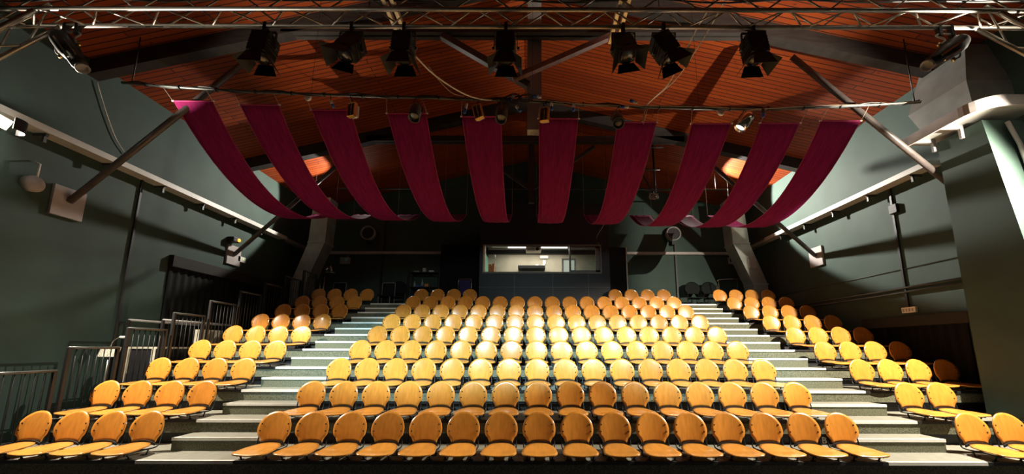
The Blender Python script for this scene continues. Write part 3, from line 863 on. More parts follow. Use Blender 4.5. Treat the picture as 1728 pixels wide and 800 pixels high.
# cable tangle at the middle
p0 = batten_at(872)
s = MB()
for i in range(7):
    a = random.uniform(0, 6.28); pts = []
    for j in range(18):
        q = j/17*2*PI
        pts.append(p0 + Vector((0.22*math.cos(q)*(0.6+0.4*math.sin(a+i)) + 0.05*i-0.15, -0.05+0.03*math.sin(3*q+a), 0.075*math.sin(q+a*0.2) + 0.02*math.sin(2*q+i))))
    s.tube(pts, 0.007, 6, closed=True)
tag(s.build('cable_coil', 'black_cable', origin=p0), 'tangle of looped black cable at the middle of the batten', 'cable')
def cable(pts, r, m, name, lab):
    p = Vector(pts[0])
    o = MB().tube(catmull([Vector(q) for q in pts], 8), r, 6).build(name, m, origin=p)
    return tag(o, lab, name.split('_')[0] if name == 'rope_line' else 'cable')
cp = [(700, 95), (730, 125), (770, 152), (800, 165), (830, 169), (855, 164)]
cable([atY(px, py, TY + (BYB-TY)*min(1, i/4.0)) for i, (px, py) in enumerate(cp)], 0.011, 'white_cable', 'white_cable', 'white cable swagged from a lantern to the batten')
cp = [(722, 112), (740, 136), (762, 157), (782, 163)]
cable([atY(px, py, TY + (BYB-TY)*(0.3+0.7*i/3.0)) for i, (px, py) in enumerate(cp)], 0.005, 'cord', 'thin_cable', 'thin brown wire hanging beside the white swagged cable')
cp = [(1205, 0), (1176, 46), (1150, 98), (1128, 140), (1108, 160), (1090, 177)]
cable([atY(px, py, TY + (BYB-TY)*i/5.0) for i, (px, py) in enumerate(cp)], 0.009, 'white_cable', 'white_cable', 'right strand of the paired white cables beside the tilted lantern')
cp = [(1222, 0), (1197, 46), (1165, 98), (1140, 133), (1112, 158), (1092, 176), (1083, 205)]
cable([atY(px, py, TY + (BYB-TY)*min(1, i/5.0)) for i, (px, py) in enumerate(cp)], 0.009, 'white_cable', 'white_cable', 'paired white cable ending at the seventh drape')
cable([atY(1090, 178, BYB), atY(1086, 205, 6.4), atY(1050, 300, 9.2), atY(1022, 372, 9.6), atY(1007, 400, 12.2), atY(1012, 415, 12.2)], 0.006, 'cord', 'rope_line', 'thin rope trailing down past the seventh drape')
# bundle of cables lying on the truss
s = MB()
for i in range(5):
    y = TY-0.2+0.03*i; pts = []
    for j in range(60):
        x = TX0+0.3+(TX1-TX0-0.6)*j/59
        pts.append((x, y+0.02*math.sin(j*0.9+i), TZ+0.325+0.015*math.sin(j*0.7+i*2)))
    s.tube(pts, 0.013, 5)
s2 = s.build('cable_bundle', 'black_cable', origin=(0, TY, TZ+0.33))
tag(s2, 'bundle of black cables lying along the truss', 'cable')

# ------------------------------------------------------------------ drapes
def drape(i, x_front, z_front, wid, sag, y_end, zend, lab):
    y0 = 6.45
    p_top = None
    root = thing('hanging_drape', lab, 'drape', (x_front, y0, z_front), 'plum drapes hung from the ceiling')
    og = root.location
    L = y_end - y0
    nseg, nw = 44, 6
    def pos(f, u):
        y = y0 + L*f
        # parabola: through (0,z_front), low point, and (1,zend)
        z = z_front + (zend - z_front)*f - 4*sag*f*(1-f)
        w = wid*(1 - 0.12*math.sin(PI*min(1, f*0.75)))
        x = x_front + u*w/2
        z += 0.010*math.sin(u*9+i)*f + 0.02*(u*u)*math.sin(PI*f)
        return Vector((x, y, z))
    s = MB()
    for layer in (0, 1):
        for a in range(nseg+1):
            for c in range(nw+1):
                s.v.append(pos(a/nseg, -1+2*c/nw) + Vector((0, 0, 0.006*layer)))
    n1 = (nseg+1)*(nw+1)
    q = lambda a, c, l: l*n1 + a*(nw+1) + c
    for a in range(nseg):
        for c in range(nw):
            s.f.append([q(a,c,0), q(a+1,c,0), q(a+1,c+1,0), q(a,c+1,0)]); s.sm.append(True)
            s.f.append([q(a,c,1), q(a,c+1,1), q(a+1,c+1,1), q(a+1,c,1)]); s.sm.append(True)
        for c in (0, nw):
            f = [q(a,c,0), q(a,c,1), q(a+1,c,1), q(a+1,c,0)]
            s.f.append(f if c == 0 else f[::-1]); s.sm.append(False)
    for a in (0, nseg):
        for c in range(nw):
            f = [q(a,c,0), q(a,c+1,0), q(a,c+1,1), q(a,c,1)]
            s.f.append(f if a == 0 else f[::-1]); s.sm.append(False)
    s.build('cloth', 'drape', root, origin=og)
    for sd in (-1, 1):
        h = MB(); pts = [pos(a/nseg, sd) + Vector((0, 0, 0.003)) for a in range(nseg+1)]
        h.tube(pts, 0.007, 5); h.build('hem', 'hem', root, origin=og)
    for (f, yy) in ((0, y0), (1, y_end)):
        r = MB(); r.tube([pos(f, -1.06), pos(f, 1.06)], 0.012, 6); r.build('end_rod', 'hem', root, origin=og)
    for sd in (-1, 1):
        e = pos(0, sd*1.04)
        j = min(range(len(cc)), key=lambda jj: abs(cc[jj].x - (e.x - sd*0.0)))
        MB().tube([e, cc[j]], 0.004, 5).build('cord', 'cord', root, origin=og)
        MB().box(e.x-0.02, e.y-0.012, e.z-0.008, e.x+0.02, e.y+0.012, e.z+0.012).build('clip', 'white_plastic', root, origin=og)
        e2 = pos(1, sd*1.04)
        MB().tube([e2, Vector((e2.x, e2.y, roof_z(e2.x)-0.02))], 0.003, 5).build('cord', 'cord', root, origin=og)
tops = [(325, 172), (437, 178), (558, 186), (686, 192), (812, 197), (942, 200), (1074, 206), (1200, 208), (1316, 207), (1418, 203)]
names = ['leftmost plum drape, lit pink along its rear end', 'second plum drape from the left', 'third plum drape from the left', 'fourth plum drape from the left', 'fifth plum drape, just left of the centre post', 'plum drape hanging straight in front of the booth window', 'plum drape with a thin cord trailing down it', 'third plum drape from the right, left of the lit silver can', 'second plum drape from the right', 'rightmost plum drape beside the right wall']
for i, (px, py) in enumerate(tops):
    p = atY(px, py, 6.45)
    drape(i, p.x, p.z, 0.72, 0.90 + (0, -.02, 0, 0.02, 0.03, 0.04, 0.05, 0.10, 0.14, 0.16)[i], 11.1, 5.80, names[i])

# ------------------------------------------------------------------ floodlights
def flood(loc, target, lab, wallx=None, wally=None, shade=None, SH0=-10.0, SH1=13.0, A0=-105):
    t = thing('flood_light', lab, 'floodlight', loc, 'bright floodlights on the walls')
    q = (Vector(target)-Vector(loc)).to_track_quat('-Z', 'Y').to_matrix().to_4x4()
    s = MB()
    w, h, d = 0.13, 0.09, 0.14
    s.hexa([(-w*.6,-h*.6,d),(w*.6,-h*.6,d),(w*.6,h*.6,d),(-w*.6,h*.6,d),(-w,-h,0),(w,-h,0),(w,h,0),(-w,h,0)])
    s.f = [f[::-1] for f in s.f]
    s.xf(q).build('housing', 'grey_body', t)
    MB().box(-w+0.015, -h+0.015, -0.012, w-0.015, h-0.015, -0.002).xf(q).build('lens', 'lens', t)
    s = MB()
    a = Vector((wallx-loc[0], 0, 0)) if wallx is not None else Vector((0, 0.1, roof_z(loc[0])-loc[2]))
    s.tube([q @ Vector((0, 0, d*0.7)), a], 0.018, 8)
    s.build('wall_arm', 'black', t)
    if shade is not None:                 # added curved band, made up to block part of the beam
        o = Vector(shade); d = Vector(target)-o; a0 = math.atan2(d.y, d.x); n = 30; rr = 0.15
        s = MB()
        for i in range(n+1):
            a = a0 + math.radians(A0 + (105-A0)*i/n)
            for (r, e) in ((rr, SH0), (rr, SH1), (rr+0.01, SH1), (rr+0.01, SH0)):
                s.v.append(Vector((r*math.cos(a), r*math.sin(a), rr*math.tan(math.radians(e)))))
        for i in range(n):
            for k in range(4):
                s.f.append([4*i+k, 4*i+(k+1) % 4, 4*i+4+(k+1) % 4, 4*i+4+k]); s.sm.append(False)
        s.f.append([0, 1, 2, 3]); s.f.append([4*n+3, 4*n+2, 4*n+1, 4*n]); s.sm += [False, False]
        s.xf(Matrix.Translation(o - Vector(loc)))
        s.build('beam_block_band', 'black', t)
flood(FLOOD_FRONT_LEFT, (3, 8, 0.2), 'glaring white floodlight on the left wall', wallx=XL, shade=L_ORG, SH0=-30.0, SH1=33.0, A0=-36)
flood(FLOOD_FRONT_RIGHT, (-3, 8, 0.2), 'glaring white floodlight by the right buttress', wallx=XR, shade=R_ORG, SH1=24.0, A0=-52)
flood(FLOOD_REAR_LEFT, (-4.5, 9.5, 6.3), 'floodlight hung under the roof, hidden behind the third drape', wally=YB)
flood(FLOOD_REAR_RIGHT, (5.0, 9.5, 6.3), 'floodlight hung under the roof, hidden behind the eighth drape', wally=YB)

# ------------------------------------------------------------------ control booth at the back
BX0, BX1, BF = -1.72, 2.62, 12.35
wl, wr = atY(817, 430, BF).x, atY(1012, 430, BF).x
wz0, wz1 = atY(900, 459, BF).z, atY(900, 415, BF).z
zb = tread(9)
booth = MB()
booth.box(BX0, BF, zb, BX1, BF+0.08, wz0); booth.box(BX0, BF, wz1, BX1, BF+0.08, 6.6)
booth.box(BX0, BF, wz0, wl, BF+0.08, wz1); booth.box(wr, BF, wz0, BX1, BF+0.08, wz1)
booth.box(BX0, BF+0.08, zb, BX0+0.06, YB, 6.6); booth.box(BX1-0.06, BF+0.08, zb, BX1, YB, 6.6)
booth.box(BX0, BF, 6.6, BX1, YB, 6.68)
bo = struct(booth.build('control_booth', 'booth_wall', origin=(0.4, BF, zb)), 'black control booth at the top of the seating', 'booth')
s = MB()
for x in (-0.55, 0.72, 1.9): s.box(x-0.006, BF-0.006, zb, x+0.006, BF, wz0-0.03)
s.box(BX0, BF-0.006, zb+0.62, BX1, BF, zb+0.63)
s.build('panel_seam', 'frame_grey', bo, origin=bo.location)
s = MB(); s.box(BX0+0.06, YB-0.05, zb, BX1-0.06, YB-0.01, 5.36); s.build('inner_wall', 'booth_in', bo, origin=bo.location)
s = MB(); s.box(BX0+0.06, YB-0.12, 5.36, BX1-0.06, YB-0.01, 5.52); s.build('inner_beam', 'booth_dark', bo, origin=bo.location)
s = MB(); s.box(BX0+0.065, BF+0.3, zb, BX0+0.08, YB-0.05, wz1); s.box(BX1-0.08, BF+0.3, zb, BX1-0.065, YB-0.05, wz1); s.build('inner_side', 'booth_green', bo, origin=bo.location)
s = MB(); s.box(BX0+0.06, BF+0.1, wz0-0.16, BX1-0.06, BF+0.85, wz0-0.12); s.build('desk', 'booth_in', bo, origin=bo.location)
s = MB(); s.box(BX0+0.06, YB-0.06, 5.52, BX1-0.06, YB-0.01, 6.6); s.build('upper_wall', 'white_plastic', bo, origin=bo.location)
# window
win = MB()
win.box(wl-0.05, BF-0.03, wz0-0.06, wr+0.05, BF+0.1, wz0); win.box(wl-0.05, BF-0.03, wz1, wr+0.05, BF+0.1, wz1+0.05)
win.box(wr, BF-0.03, wz0, wr+0.05, BF+0.1, wz1); win.box(wl-0.05, BF-0.03, wz0, wl-0.02, BF+0.1, wz1)
w1 = struct(win.build('window_1', 'frame_grey', origin=((wl+wr)/2, BF, wz0)), 'wide lit window of the control booth', 'window')
MB().box(wl-0.02, BF-0.02, wz0, wl+0.035, BF+0.1, wz1).build('cream_jamb', 'frame_cream', w1, origin=w1.location)
mx = atY(962, 436, BF).x
MB().box(mx-0.03, BF, wz0, mx+0.03, BF+0.06, wz1).build('mullion', 'frame_grey', w1, origin=w1.location)
MB().box(mx+0.03, BF+0.045, wz0+0.05, wr, BF+0.051, wz1-0.05).build('pane', 'pane', w1, origin=w1.location)
s = MB(); s.box(mx+0.03, BF+0.03, wz0, wr, BF+0.06, wz0+0.07); s.box(mx+0.03, BF+0.03, wz1-0.06, wr, BF+0.06, wz1); s.box(wr-0.14, BF+0.03, wz0, wr, BF+0.06, wz1)
s.build('sliding_sash', 'frame_grey', w1, origin=w1.location)
# booth contents
YT = 13.6
a = atY(868, 419, YT); c = atY(1000, 419, YT)
t = thing('tube_lamp', 'long fluorescent tube lamp glowing inside the booth', 'lamp', tuple(a))
p, q = atY(830, 418, YT), atY(958, 418, YT)
MB().box(p.x, YT-0.05, p.z+0.02, q.x, YT+0.07, p.z+0.09).build('fitting', 'white_plastic', t, origin=a)
MB().tube([(p.x+0.6, YT-0.03, p.z), (q.x-0.02, YT-0.03, p.z)], 0.03, 10).build('tube', 'tube_light', t, origin=a)
al = bpy.data.lights.new('tube_glow', 'AREA'); al.shape = 'RECTANGLE'; al.size = 2.2; al.size_y = 0.12; al.energy = 48; al.color = (1.0, 0.93, 0.78)
ao = bpy.data.objects.new('tube_glow', al); COL.objects.link(ao); ao.parent = t; ao.location = Vector(((p.x+q.x)/2+0.2, YT-0.02, p.z-0.06)) - a
t_ = thing('projector', 'white projector with a black lens in the booth window', 'projector', tuple(atY(900, 422, BF+0.35)))
pc = Vector(t_.location)
MB().box(pc.x-0.26, BF+0.2, pc.z-0.075, pc.x+0.26, BF+0.55, pc.z+0.095).build('body', 'white_plastic', t_, origin=pc, bevel=0.03)
MB().lathe([(0.055, -0.01), (0.055, 0.03), (0.04, 0.035)], 16, Matrix.Translation((pc.x+0.13, BF+0.2, pc.z)) @ Matrix.Rotation(PI/2, 4, 'X')).build('lens', 'black', t_, origin=pc)
MB().box(pc.x-0.2, BF+0.197, pc.z-0.05, pc.x+0.05, BF+0.2, pc.z+0.05).build('grille', 'plate', t_, origin=pc)
MB().tube([(pc.x, BF+0.38, pc.z+0.09), (pc.x, BF+0.38, 6.6)], 0.02, 8).build('ceiling_pole', 'frame_grey', t_, origin=pc)
zd = wz0-0.12
a, b_ = atY(874, 453, 13.75), atY(920, 447.5, 13.75)
t = thing('wall_rack', 'long black shelf of equipment on the booth back wall', 'rack', (a.x, 13.75, a.z))
MB().box(a.x, 13.75, a.z, b_.x, YB-0.05, b_.z).build('case', 'black', t, origin=t.location, bevel=0.01)
for k, (f, w, m) in enumerate(((0.70, 0.10, 'white_plastic'), (0.80, 0.07, 'plate'), (0.88, 0.05, 'yellow'), (0.95, 0.08, 'white_plastic'))):
    x = a.x + (b_.x-a.x)*f
    MB().box(x-w/2, 13.8, b_.z, x+w/2, 13.95, b_.z+0.045).build('gadget', 'cream' if m == 'yellow' else m, t, origin=t.location)
def bx(name, lab, cat, px0, py0, px1, py1, Y, dep, m, grp=None, rest=None):
    p, q = atY(px0, py1, Y), atY(px1, py0, Y)
    z0 = p.z if rest is None else rest
    b = MB().box(p.x, Y, z0, q.x, Y+dep, q.z)
    o = b.build(name, m, origin=((p.x+q.x)/2, Y, z0), bevel=0.008)
    return tag(o, lab, cat, grp)
bx('wall_box', 'white electrical box on the booth back wall', 'box', 911, 431, 925, 436, 14.17, 0.08, 'white_plastic')
bx('wall_socket', 'small white socket below the white electrical box', 'socket', 916, 439, 921, 446, 14.2, 0.05, 'white_plastic')
t = thing('monitor', 'pale framed monitor screen at the right of the booth window', 'monitor', (atY(960, 456, 12.9).x, 12.9, zd))
p, q = atY(948, 459, 12.9), atY(972, 436, 12.9)
MB().box(p.x, 12.9, zd+0.02, q.x, 13.0, q.z).build('casing', 'white_plastic', t, origin=t.location, bevel=0.01)
MB().box(p.x+0.07, 12.893, zd+0.1, q.x-0.07, 12.9, q.z-0.07).build('screen', 'screen', t, origin=t.location)
MB().box((p.x+q.x)/2-0.12, 12.88, zd, (p.x+q.x)/2+0.12, 13.05, zd+0.02).build('foot', 'plate', t, origin=t.location)
t = thing('desk_lamp', 'white bendy desk lamp at the left of the booth window', 'lamp', (atY(837, 456, 12.75).x, 12.75, zd))
c = atY(834, 434, 12.75)
MB().tube([(t.location.x+0.02, 12.75, zd+0.02), (t.location.x, 12.75, zd+0.2), (c.x+0.01, 12.75, c.z-0.05)], 0.013, 8).build('stem', 'white_plastic', t, origin=t.location)
MB().lathe([(0.02, 0.09), (0.05, 0.05), (0.055, -0.03), (0.03, -0.075)], 12, Matrix.Translation(c)).build('lamp_head', 'white_plastic', t, origin=t.location)
MB().lathe([(0.08, 0), (0.08, 0.02), (0.02, 0.03)], 14, Matrix.Translation((t.location.x+0.02, 12.75, zd))).build('base', 'plate', t, origin=t.location)
bx('card_box', 'orange box on the booth desk beside the left jamb', 'box', 824, 446, 829, 456, 12.7, 0.2, 'orange', 'boxes on the booth desk', zd)
bx('card_box', 'orange and white box nearest the booth desk lamp', 'box', 830, 445, 834, 456, 12.7, 0.2, 'orange', 'boxes on the booth desk', zd)
# leaning panel right of the booth, dark screen left of it
t = thing('black_door', 'tall black door leaf standing open right of the booth', 'door', (2.9, 12.6, zb))
p, q = atY(1020, 412, 12.5), atY(1055, 408, 13.2)
ang = math.atan2(0.7, q.x-p.x)
s = MB().hexa([(p.x,12.5,zb),(q.x,13.2,zb),(q.x-0.03,13.24,zb),(p.x-0.03,12.54,zb),(p.x,12.5,5.2),(q.x,13.2,5.35),(q.x-0.03,13.24,5.35),(p.x-0.03,12.54,5.2)])
s.build('leaf', 'curtain', t, origin=t.location)
MB().box(q.x, 13.19, zb, q.x+0.04, 13.25, 5.36).build('pale_edge', 'cream', t, origin=t.location)
tag(MB().box(-3.3, 13.5, zb, -1.75, 13.56, 5.55).build('black_screen', 'curtain', origin=(-2.5, 13.5, zb)), 'tall black screen panel left of the booth', 'screen')

# ------------------------------------------------------------------ back wall fittings
def fan(px, py, lab):
    c = atY(px, py, YB-0.25)
    t = thing('wall_fan', lab, 'fan', tuple(c), 'round fans on the back wall')
    mt = Matrix.Translation(c) @ Matrix.Rotation(PI/2, 4, 'X')
    MB().lathe([(0.20, -0.2), (0.27, -0.16), (0.28, 0.06), (0.25, 0.075), (0.235, 0.02), (0.23, -0.05)], 28).xf(mt).build('casing', 'steel_grey', t, origin=c)
    MB().lathe([(0.0, 0.0), (0.232, 0.0), (0.232, -0.04), (0.0, -0.04)][1:3], 28).xf(mt).build('grille', 'black', t, origin=c)
    s = MB()
    for i in range(7):
        z = -0.18+i*0.06; w = math.sqrt(0.232**2 - z*z); s.tube([(c.x-w, c.y-0.02, c.z+z), (c.x+w, c.y-0.02, c.z+z)], 0.006, 5)
    s.build('guard', 'grey_body', t, origin=c)
    MB().box(c.x-0.06, c.y+0.02, c.z-0.42, c.x+0.06, YB, c.z-0.24).build('bracket', 'black', t, origin=c)
fan(621, 394, 'round grey wall fan on the left of the back wall')
fan(1136, 394, 'round grey wall fan on the right of the back wall')
def emerg(px, py, lab):
    c = atY(px, py, YB-0.12)
    t = thing('emergency_light', lab, 'emergency light', tuple(c), 'emergency lights on the back wall')
    MB().box(c.x-0.19, c.y, c.z-0.13, c.x+0.19, YB, c.z+0.13).build('case', 'plate', t, origin=c, bevel=0.01)
    for dx in (-0.09, 0.09):
        MB().box(c.x+dx-0.06, c.y-0.02, c.z-0.05, c.x+dx+0.06, c.y, c.z+0.07).build('lamp_window', 'glass_dark', t, origin=c)
    MB().tube([(c.x+0.05, YB-0.03, c.z+0.13), (c.x+0.12, YB-0.03, c.z+0.28)], 0.02, 6).build('conduit', 'plate', t, origin=c)
emerg(581, 440, 'twin emergency light on the back wall, left side')
emerg(1238, 439, 'twin emergency light on the back wall, right side')
for (px, y0, y1, m, lab) in ((649, 372, 500, 'black_cable', 'dark vertical conduit below the left fan'), (1138, 404, 500, 'black_cable', 'dark vertical conduit below the right fan')):
    p, q = atY(px, y0, YB-0.05), atY(px, y1, YB-0.05)
    tag(MB().box(p.x-0.03, YB-0.08, 3.2, p.x+0.03, YB, p.z).build('wall_conduit', 'black_cable', origin=(p.x, YB, 3.2)), lab, 'conduit', 'vertical conduits')

# corner ducts
def duct(pts, lab, grille):
    t = thing('air_duct', lab, 'duct', (pts[0][0], 12.6, zb), 'cranked air ducts in the back corners')
    og = t.location
    for i in range(len(pts)-1):
        (xa, wa, za), (xb, wb, z2) = pts[i], pts[i+1]
        MB().hexa([(xa-wa/2,12.4,za),(xa+wa/2,12.4,za),(xa+wa/2,12.95,za),(xa-wa/2,12.95,za),(xb-wb/2,12.4,z2),(xb+wb/2,12.4,z2),(xb+wb/2,12.95,z2),(xb-wb/2,12.95,z2)]).build('duct_section', 'duct', t, origin=og)
        MB().box(xb-wb/2-0.02, 12.38, z2-0.02, xb+wb/2+0.02, 12.97, z2+0.02).build('flange', 'steel_grey', t, origin=og) if i < len(pts)-2 else None
    (gx, gz) = grille
    s = MB(); s.box(gx-0.14, 12.375, gz-0.16, gx+0.14, 12.4, gz+0.16)
    for k in range(6): s.box(gx-0.12, 12.365, gz-0.13+k*0.05, gx+0.12, 12.376, gz-0.11+k*0.05)
    s.build('grille', 'plate', t, origin=og)
duct([(-7.72, 0.5, zb), (-7.72, 0.5, 3.95), (-7.25, 0.56, 5.3), (-7.2, 0.55, 6.9)], 'cranked grey air duct in the back left corner', (-7.68, 4.15))
duct([(7.62, 0.48, zb), (7.62, 0.48, 3.9), (7.1, 0.55, 5.3), (7.02, 0.5, 6.9)], 'cranked grey air duct in the back right corner', (7.4, 4.6))

# rack shelf with clutter
t = thing('rack_shelf', 'black open rack shelf against the back wall', 'shelf', (-3.8, 13.6, zb))
rx0, rx1, ry0, ry1 = atY(690, 470, 13.5).x, atY(741, 470, 13.5).x, 13.5, 13.95
og = t.location
for x in (rx0, rx1):
    for y in (ry0, ry1):
        MB().box(x-0.025, y-0.025, zb, x+0.025, y+0.025, zb+1.42).build('post', 'black', t, origin=og)
sz = [zb+0.3, atY(700, 484, 13.5).z, zb+1.38]
for z in sz: MB().box(rx0, ry0, z-0.03, rx1, ry1, z).build('shelf_board', 'black', t, origin=og)
zs = sz[1]; zt_ = sz[2]
def rbox(lab, px, w, h, m, z, cat='box', nm='small_box'):
    x = atY(px, 470, 13.6).x
    tag(MB().box(x-w/2, 13.6, z, x+w/2, 13.78, z+h).build(nm, m, origin=(x, 13.7, z), bevel=0.005), lab, cat)
rbox('blue tray on the middle board of the rack shelf', 707, 0.26, 0.06, 'blue', zs, 'tray', 'plastic_tray')
rbox('brown basket on the middle board of the rack shelf', 720, 0.15, 0.12, 'orange', zs, 'basket', 'small_basket')
rbox('cream carton on top of the rack shelf', 715, 0.11, 0.16, 'cream', zt_)
rbox('flat white box on top of the rack shelf, right end', 727, 0.17, 0.07, 'white_plastic', zt_)
rbox('low grey case on top of the rack shelf, left end', 702, 0.20, 0.05, 'plate', zt_)
for px, h, lab, z in ((700, 0.26, 'shorter clear bottle standing at the left of the rack shelf', zs), (713, 0.34, 'taller clear bottle standing behind the blue tray', zs)):
    x = atY(px, 470, 13.85).x
    tag(MB().lathe([(0.04, 0), (0.045, 0.01), (0.045, h*0.6), (0.018, h*0.78), (0.018, h)], 12, Matrix.Translation((x, 13.86, z))).build('glass_bottle', 'bottle', origin=(x, 13.86, z)), lab, 'bottle', 'bottles on the rack')

# spare stacking chairs behind the back row
def frame_chair(px, lab, m, Y=13.4, h=0.85):
    x = atY(px, 490, Y).x
    t = thing('folding_chair', lab, 'chair', (x, Y, zb), 'spare chairs behind the back row')
    og = t.location
    s = MB(); s.tube([(x-0.23, Y, zb), (x-0.23, Y+0.05, zb+h-0.03), (x-0.20, Y+0.05, zb+h), (x+0.20, Y+0.05, zb+h), (x+0.23, Y+0.05, zb+h-0.03), (x+0.23, Y, zb)], 0.012, 6)
    s.build('frame', 'chrome' if m == 'purple' else 'steel_grey', t, origin=og)
    MB().box(x-0.2, Y+0.03, zb+0.5, x+0.2, Y+0.06, zb+h-0.04).build('backrest', m, t, origin=og)
    MB().box(x-0.22, Y-0.38, zb+0.43, x+0.22, Y+0.02, zb+0.48).build('seat', m, t, origin=og)
    for sx in (-0.2, 0.2):
        MB().tube([(x+sx, Y-0.34, zb), (x+sx, Y-0.34, zb+0.44)], 0.012, 6).build('leg', 'steel_grey', t, origin=og)
frame_chair(655, 'metal framed chair behind the left aisle', 'dark_panel', 13.5, 0.98)
frame_chair(784, 'violet chair with bright metal frame left of the booth', 'purple', 13.1, 1.05)
frame_chair(572, 'metal framed chair behind the left block', 'dark_panel', 13.6, 1.0)
def dark_seat(px, lab):
    x = atY(px, 490, 13.75).x
    t = thing('dark_chair_shape', lab, 'chair', (x, 13.7, zb), 'dark chairs along the back wall')
    bb = shell(back_outline, (0, 0.2), lambda u, v: (u*1.25, v*0.15, v*1.2), 0.02)
    bb.f = [f[::-1] for f in bb.f]
    o = bb.xf(Matrix.Translation((0, 0.1, 0.62))).build('backrest', 'dark_panel', t)
    MB().box(-0.22, -0.32, 0.42, 0.22, 0.1, 0.46).build('seat', 'dark_panel', t, bevel=0.015)
    for sx in (-0.2, 0.2):
        for y in (-0.3, 0.1):
            MB().tube([(sx, y, 0), (sx, y, 0.64 if y > 0 else 0.43)], 0.012, 6).build('leg', 'black', t)
dark_seat(1170, 'dark chair shape standing in for a chair shadow, left of two')  # this and the next imitate chair shadows on the back wall
dark_seat(1198, 'dark chair shape standing in for a chair shadow, near the right block')
dark_seat(672, 'dark round-backed chair left of the rack shelf')
t = thing('coat_rail', 'curved chrome rail behind the right block', 'rail', (atY(1232, 485, 13.3).x, 13.3, zb))
x = t.location.x
MB().tube(catmull([Vector(p) for p in ((x-0.45, 13.3, zb+1.02), (x-0.3, 13.3, zb+1.08), (x+0.3, 13.3, zb+1.10), (x+0.4, 13.3, zb+1.06))], 5), 0.014, 6).build('top_tube', 'chrome', t, origin=t.location)
MB().tube([(x+0.3, 13.3, zb+1.1), (x+0.2, 13.3, zb)], 0.014, 6).build('leg', 'chrome', t, origin=t.location)
MB().tube([(x-0.4, 13.3, zb+1.03), (x-0.35, 13.3, zb)], 0.014, 6).build('leg', 'chrome', t, origin=t.location)
# lantern trolley behind the left balustrade
c = atY(545, 470, 13.2)
t = thing('lantern_stand', 'stand of spare chrome lanterns behind the left block', 'stand', (c.x, 13.2, zb))
for dx in (-0.08, 0.05): MB().tube([(c.x+dx, 13.2, zb), (c.x+dx, 13.2, zb+1.35)], 0.022, 8).build('pole', 'chrome', t, origin=t.location)
MB().tube([(c.x-0.25, 13.2, zb+1.33), (c.x+0.4, 13.2, zb+1.28)], 0.018, 8).build('cross_bar', 'chrome', t, origin=t.location)
for i, (dx, r) in enumerate(((-0.1, 0.075), (0.1, 0.085), (0.28, 0.06))):
    MB().lathe([(r*0.6, -0.1), (r, -0.08), (r, 0.08), (r*0.7, 0.11)], 12, Matrix.Translation((c.x+dx, 13.15, zb+1.42)) @ Matrix.Rotation(0.9+i, 4, 'Y')).build('lantern', 'chrome', t, origin=t.location)

# ------------------------------------------------------------------ side walls: openings, conduits, signs
# right opening
t = thing('curtained_opening', 'black curtained opening with wide lintel in the right wall', 'curtain', (XR, 8.2, 0))
ya, yb2 = atX(1645, 530, XR).y, atX(1462, 548, XR).y
za, zb_ = atX(1645, 522, XR).z, atX(1645, 543, XR).z
MB().box(XR-0.12, ya, zb_, XR, yb2, za).build('lintel', 'pelmet', t, origin=t.location, bevel=0.01)
def pleats(x, y0, y1, z0, z1, parent, m='curtain', sgn=-1):
    s = MB(); n = int((y1-y0)/0.04)
    for i in range(n+1):
        y = y0+(y1-y0)*i/n; d = 0.025*math.sin(i*1.3)+0.03
        s.v.append(Vector((x+sgn*d, y, z0))); s.v.append(Vector((x+sgn*d*0.7, y, z1)))
        s.v.append(Vector((x, y, z0))); s.v.append(Vector((x, y, z1)))
    for i in range(n):
        a = 4*i
        s.f.append([a, a+4, a+5, a+1]); s.sm.append(True)
        s.f.append([a+2, a+3, a+7, a+6]); s.sm.append(False)
    return s.build('curtain', m, parent, origin=parent.location)
pleats(XR-0.005, ya+0.12, yb2, 0.0, zb_, t)
# left opening
t = thing('curtained_opening', 'long dark curtained opening with black pelmet in the left wall', 'curtain', (XL, 10, 0))
ya, yb2 = atX(284, 440, XL).y, 13.0
za, zb_ = atX(284, 431, XL).z, atX(284, 451, XL).z
MB().box(XL, ya, zb_, XL+0.12, yb2, za).build('pelmet', 'pelmet', t, origin=t.location, bevel=0.01)
pleats(XL+0.005, ya+0.02, yb2, 0.0, zb_, t, 'dark_panel', 1)
# right conduits
t = thing('wall_conduit', 'thin vertical conduit with junction box on the right wall', 'conduit', (XR, 8, 4))
p, q, r_ = atX(1497, 335, XR), atX(1507, 352, XR), atX(1535, 517, XR)
yy = (q.y + r_.y)/2
MB().box(XR-0.035, yy-0.022, r_.z, XR, yy+0.022, LZ-0.02).build('pipe', 'black_cable', t, origin=t.location)
MB().box(XR-0.07, yy-0.13, q.z-0.11, XR, yy+0.05, q.z+0.09).build('junction_box', 'black', t, origin=t.location, bevel=0.006)
sg = thing('exit_sign', 'small pale rectangular sign at the foot of the right conduit', 'sign', (XR, yy, r_.z))
MB().box(XR-0.05, yy-0.17, r_.z-0.12, XR, yy+0.13, r_.z+0.0).build('case', 'white_plastic', sg, origin=sg.location, bevel=0.006)
s = MB()
for i in range(4): s.box(XR-0.053, yy-0.13+i*0.065, r_.z-0.095, XR-0.05, yy-0.09+i*0.065, r_.z-0.03)
s.build('marking', 'plate', sg, origin=sg.location)
for (p0, lab) in (((1500, 489), 'upper of the two long pipes along the right wall'), ((1500, 496), 'lower of the two long pipes along the right wall')):
    z = atX(*p0, XR).z
    tag(MB().tube([(XR-0.035, 6.45, z), (XR-0.035, YB-0.1, z)], 0.022, 8).build('wall_pipe', 'ledge_dark', origin=(XR, 10, z)), lab, 'pipe', 'long wall pipes')
z = atX(1500, 458, XR).z
tag(MB().tube([(XR-0.012, 6.45, z), (XR-0.012, 13.0, z)], 0.007, 6).build('wall_wire', 'ledge_dark', origin=(XR, 10, z)), 'thin wire along the right wall above the pipes', 'wire')
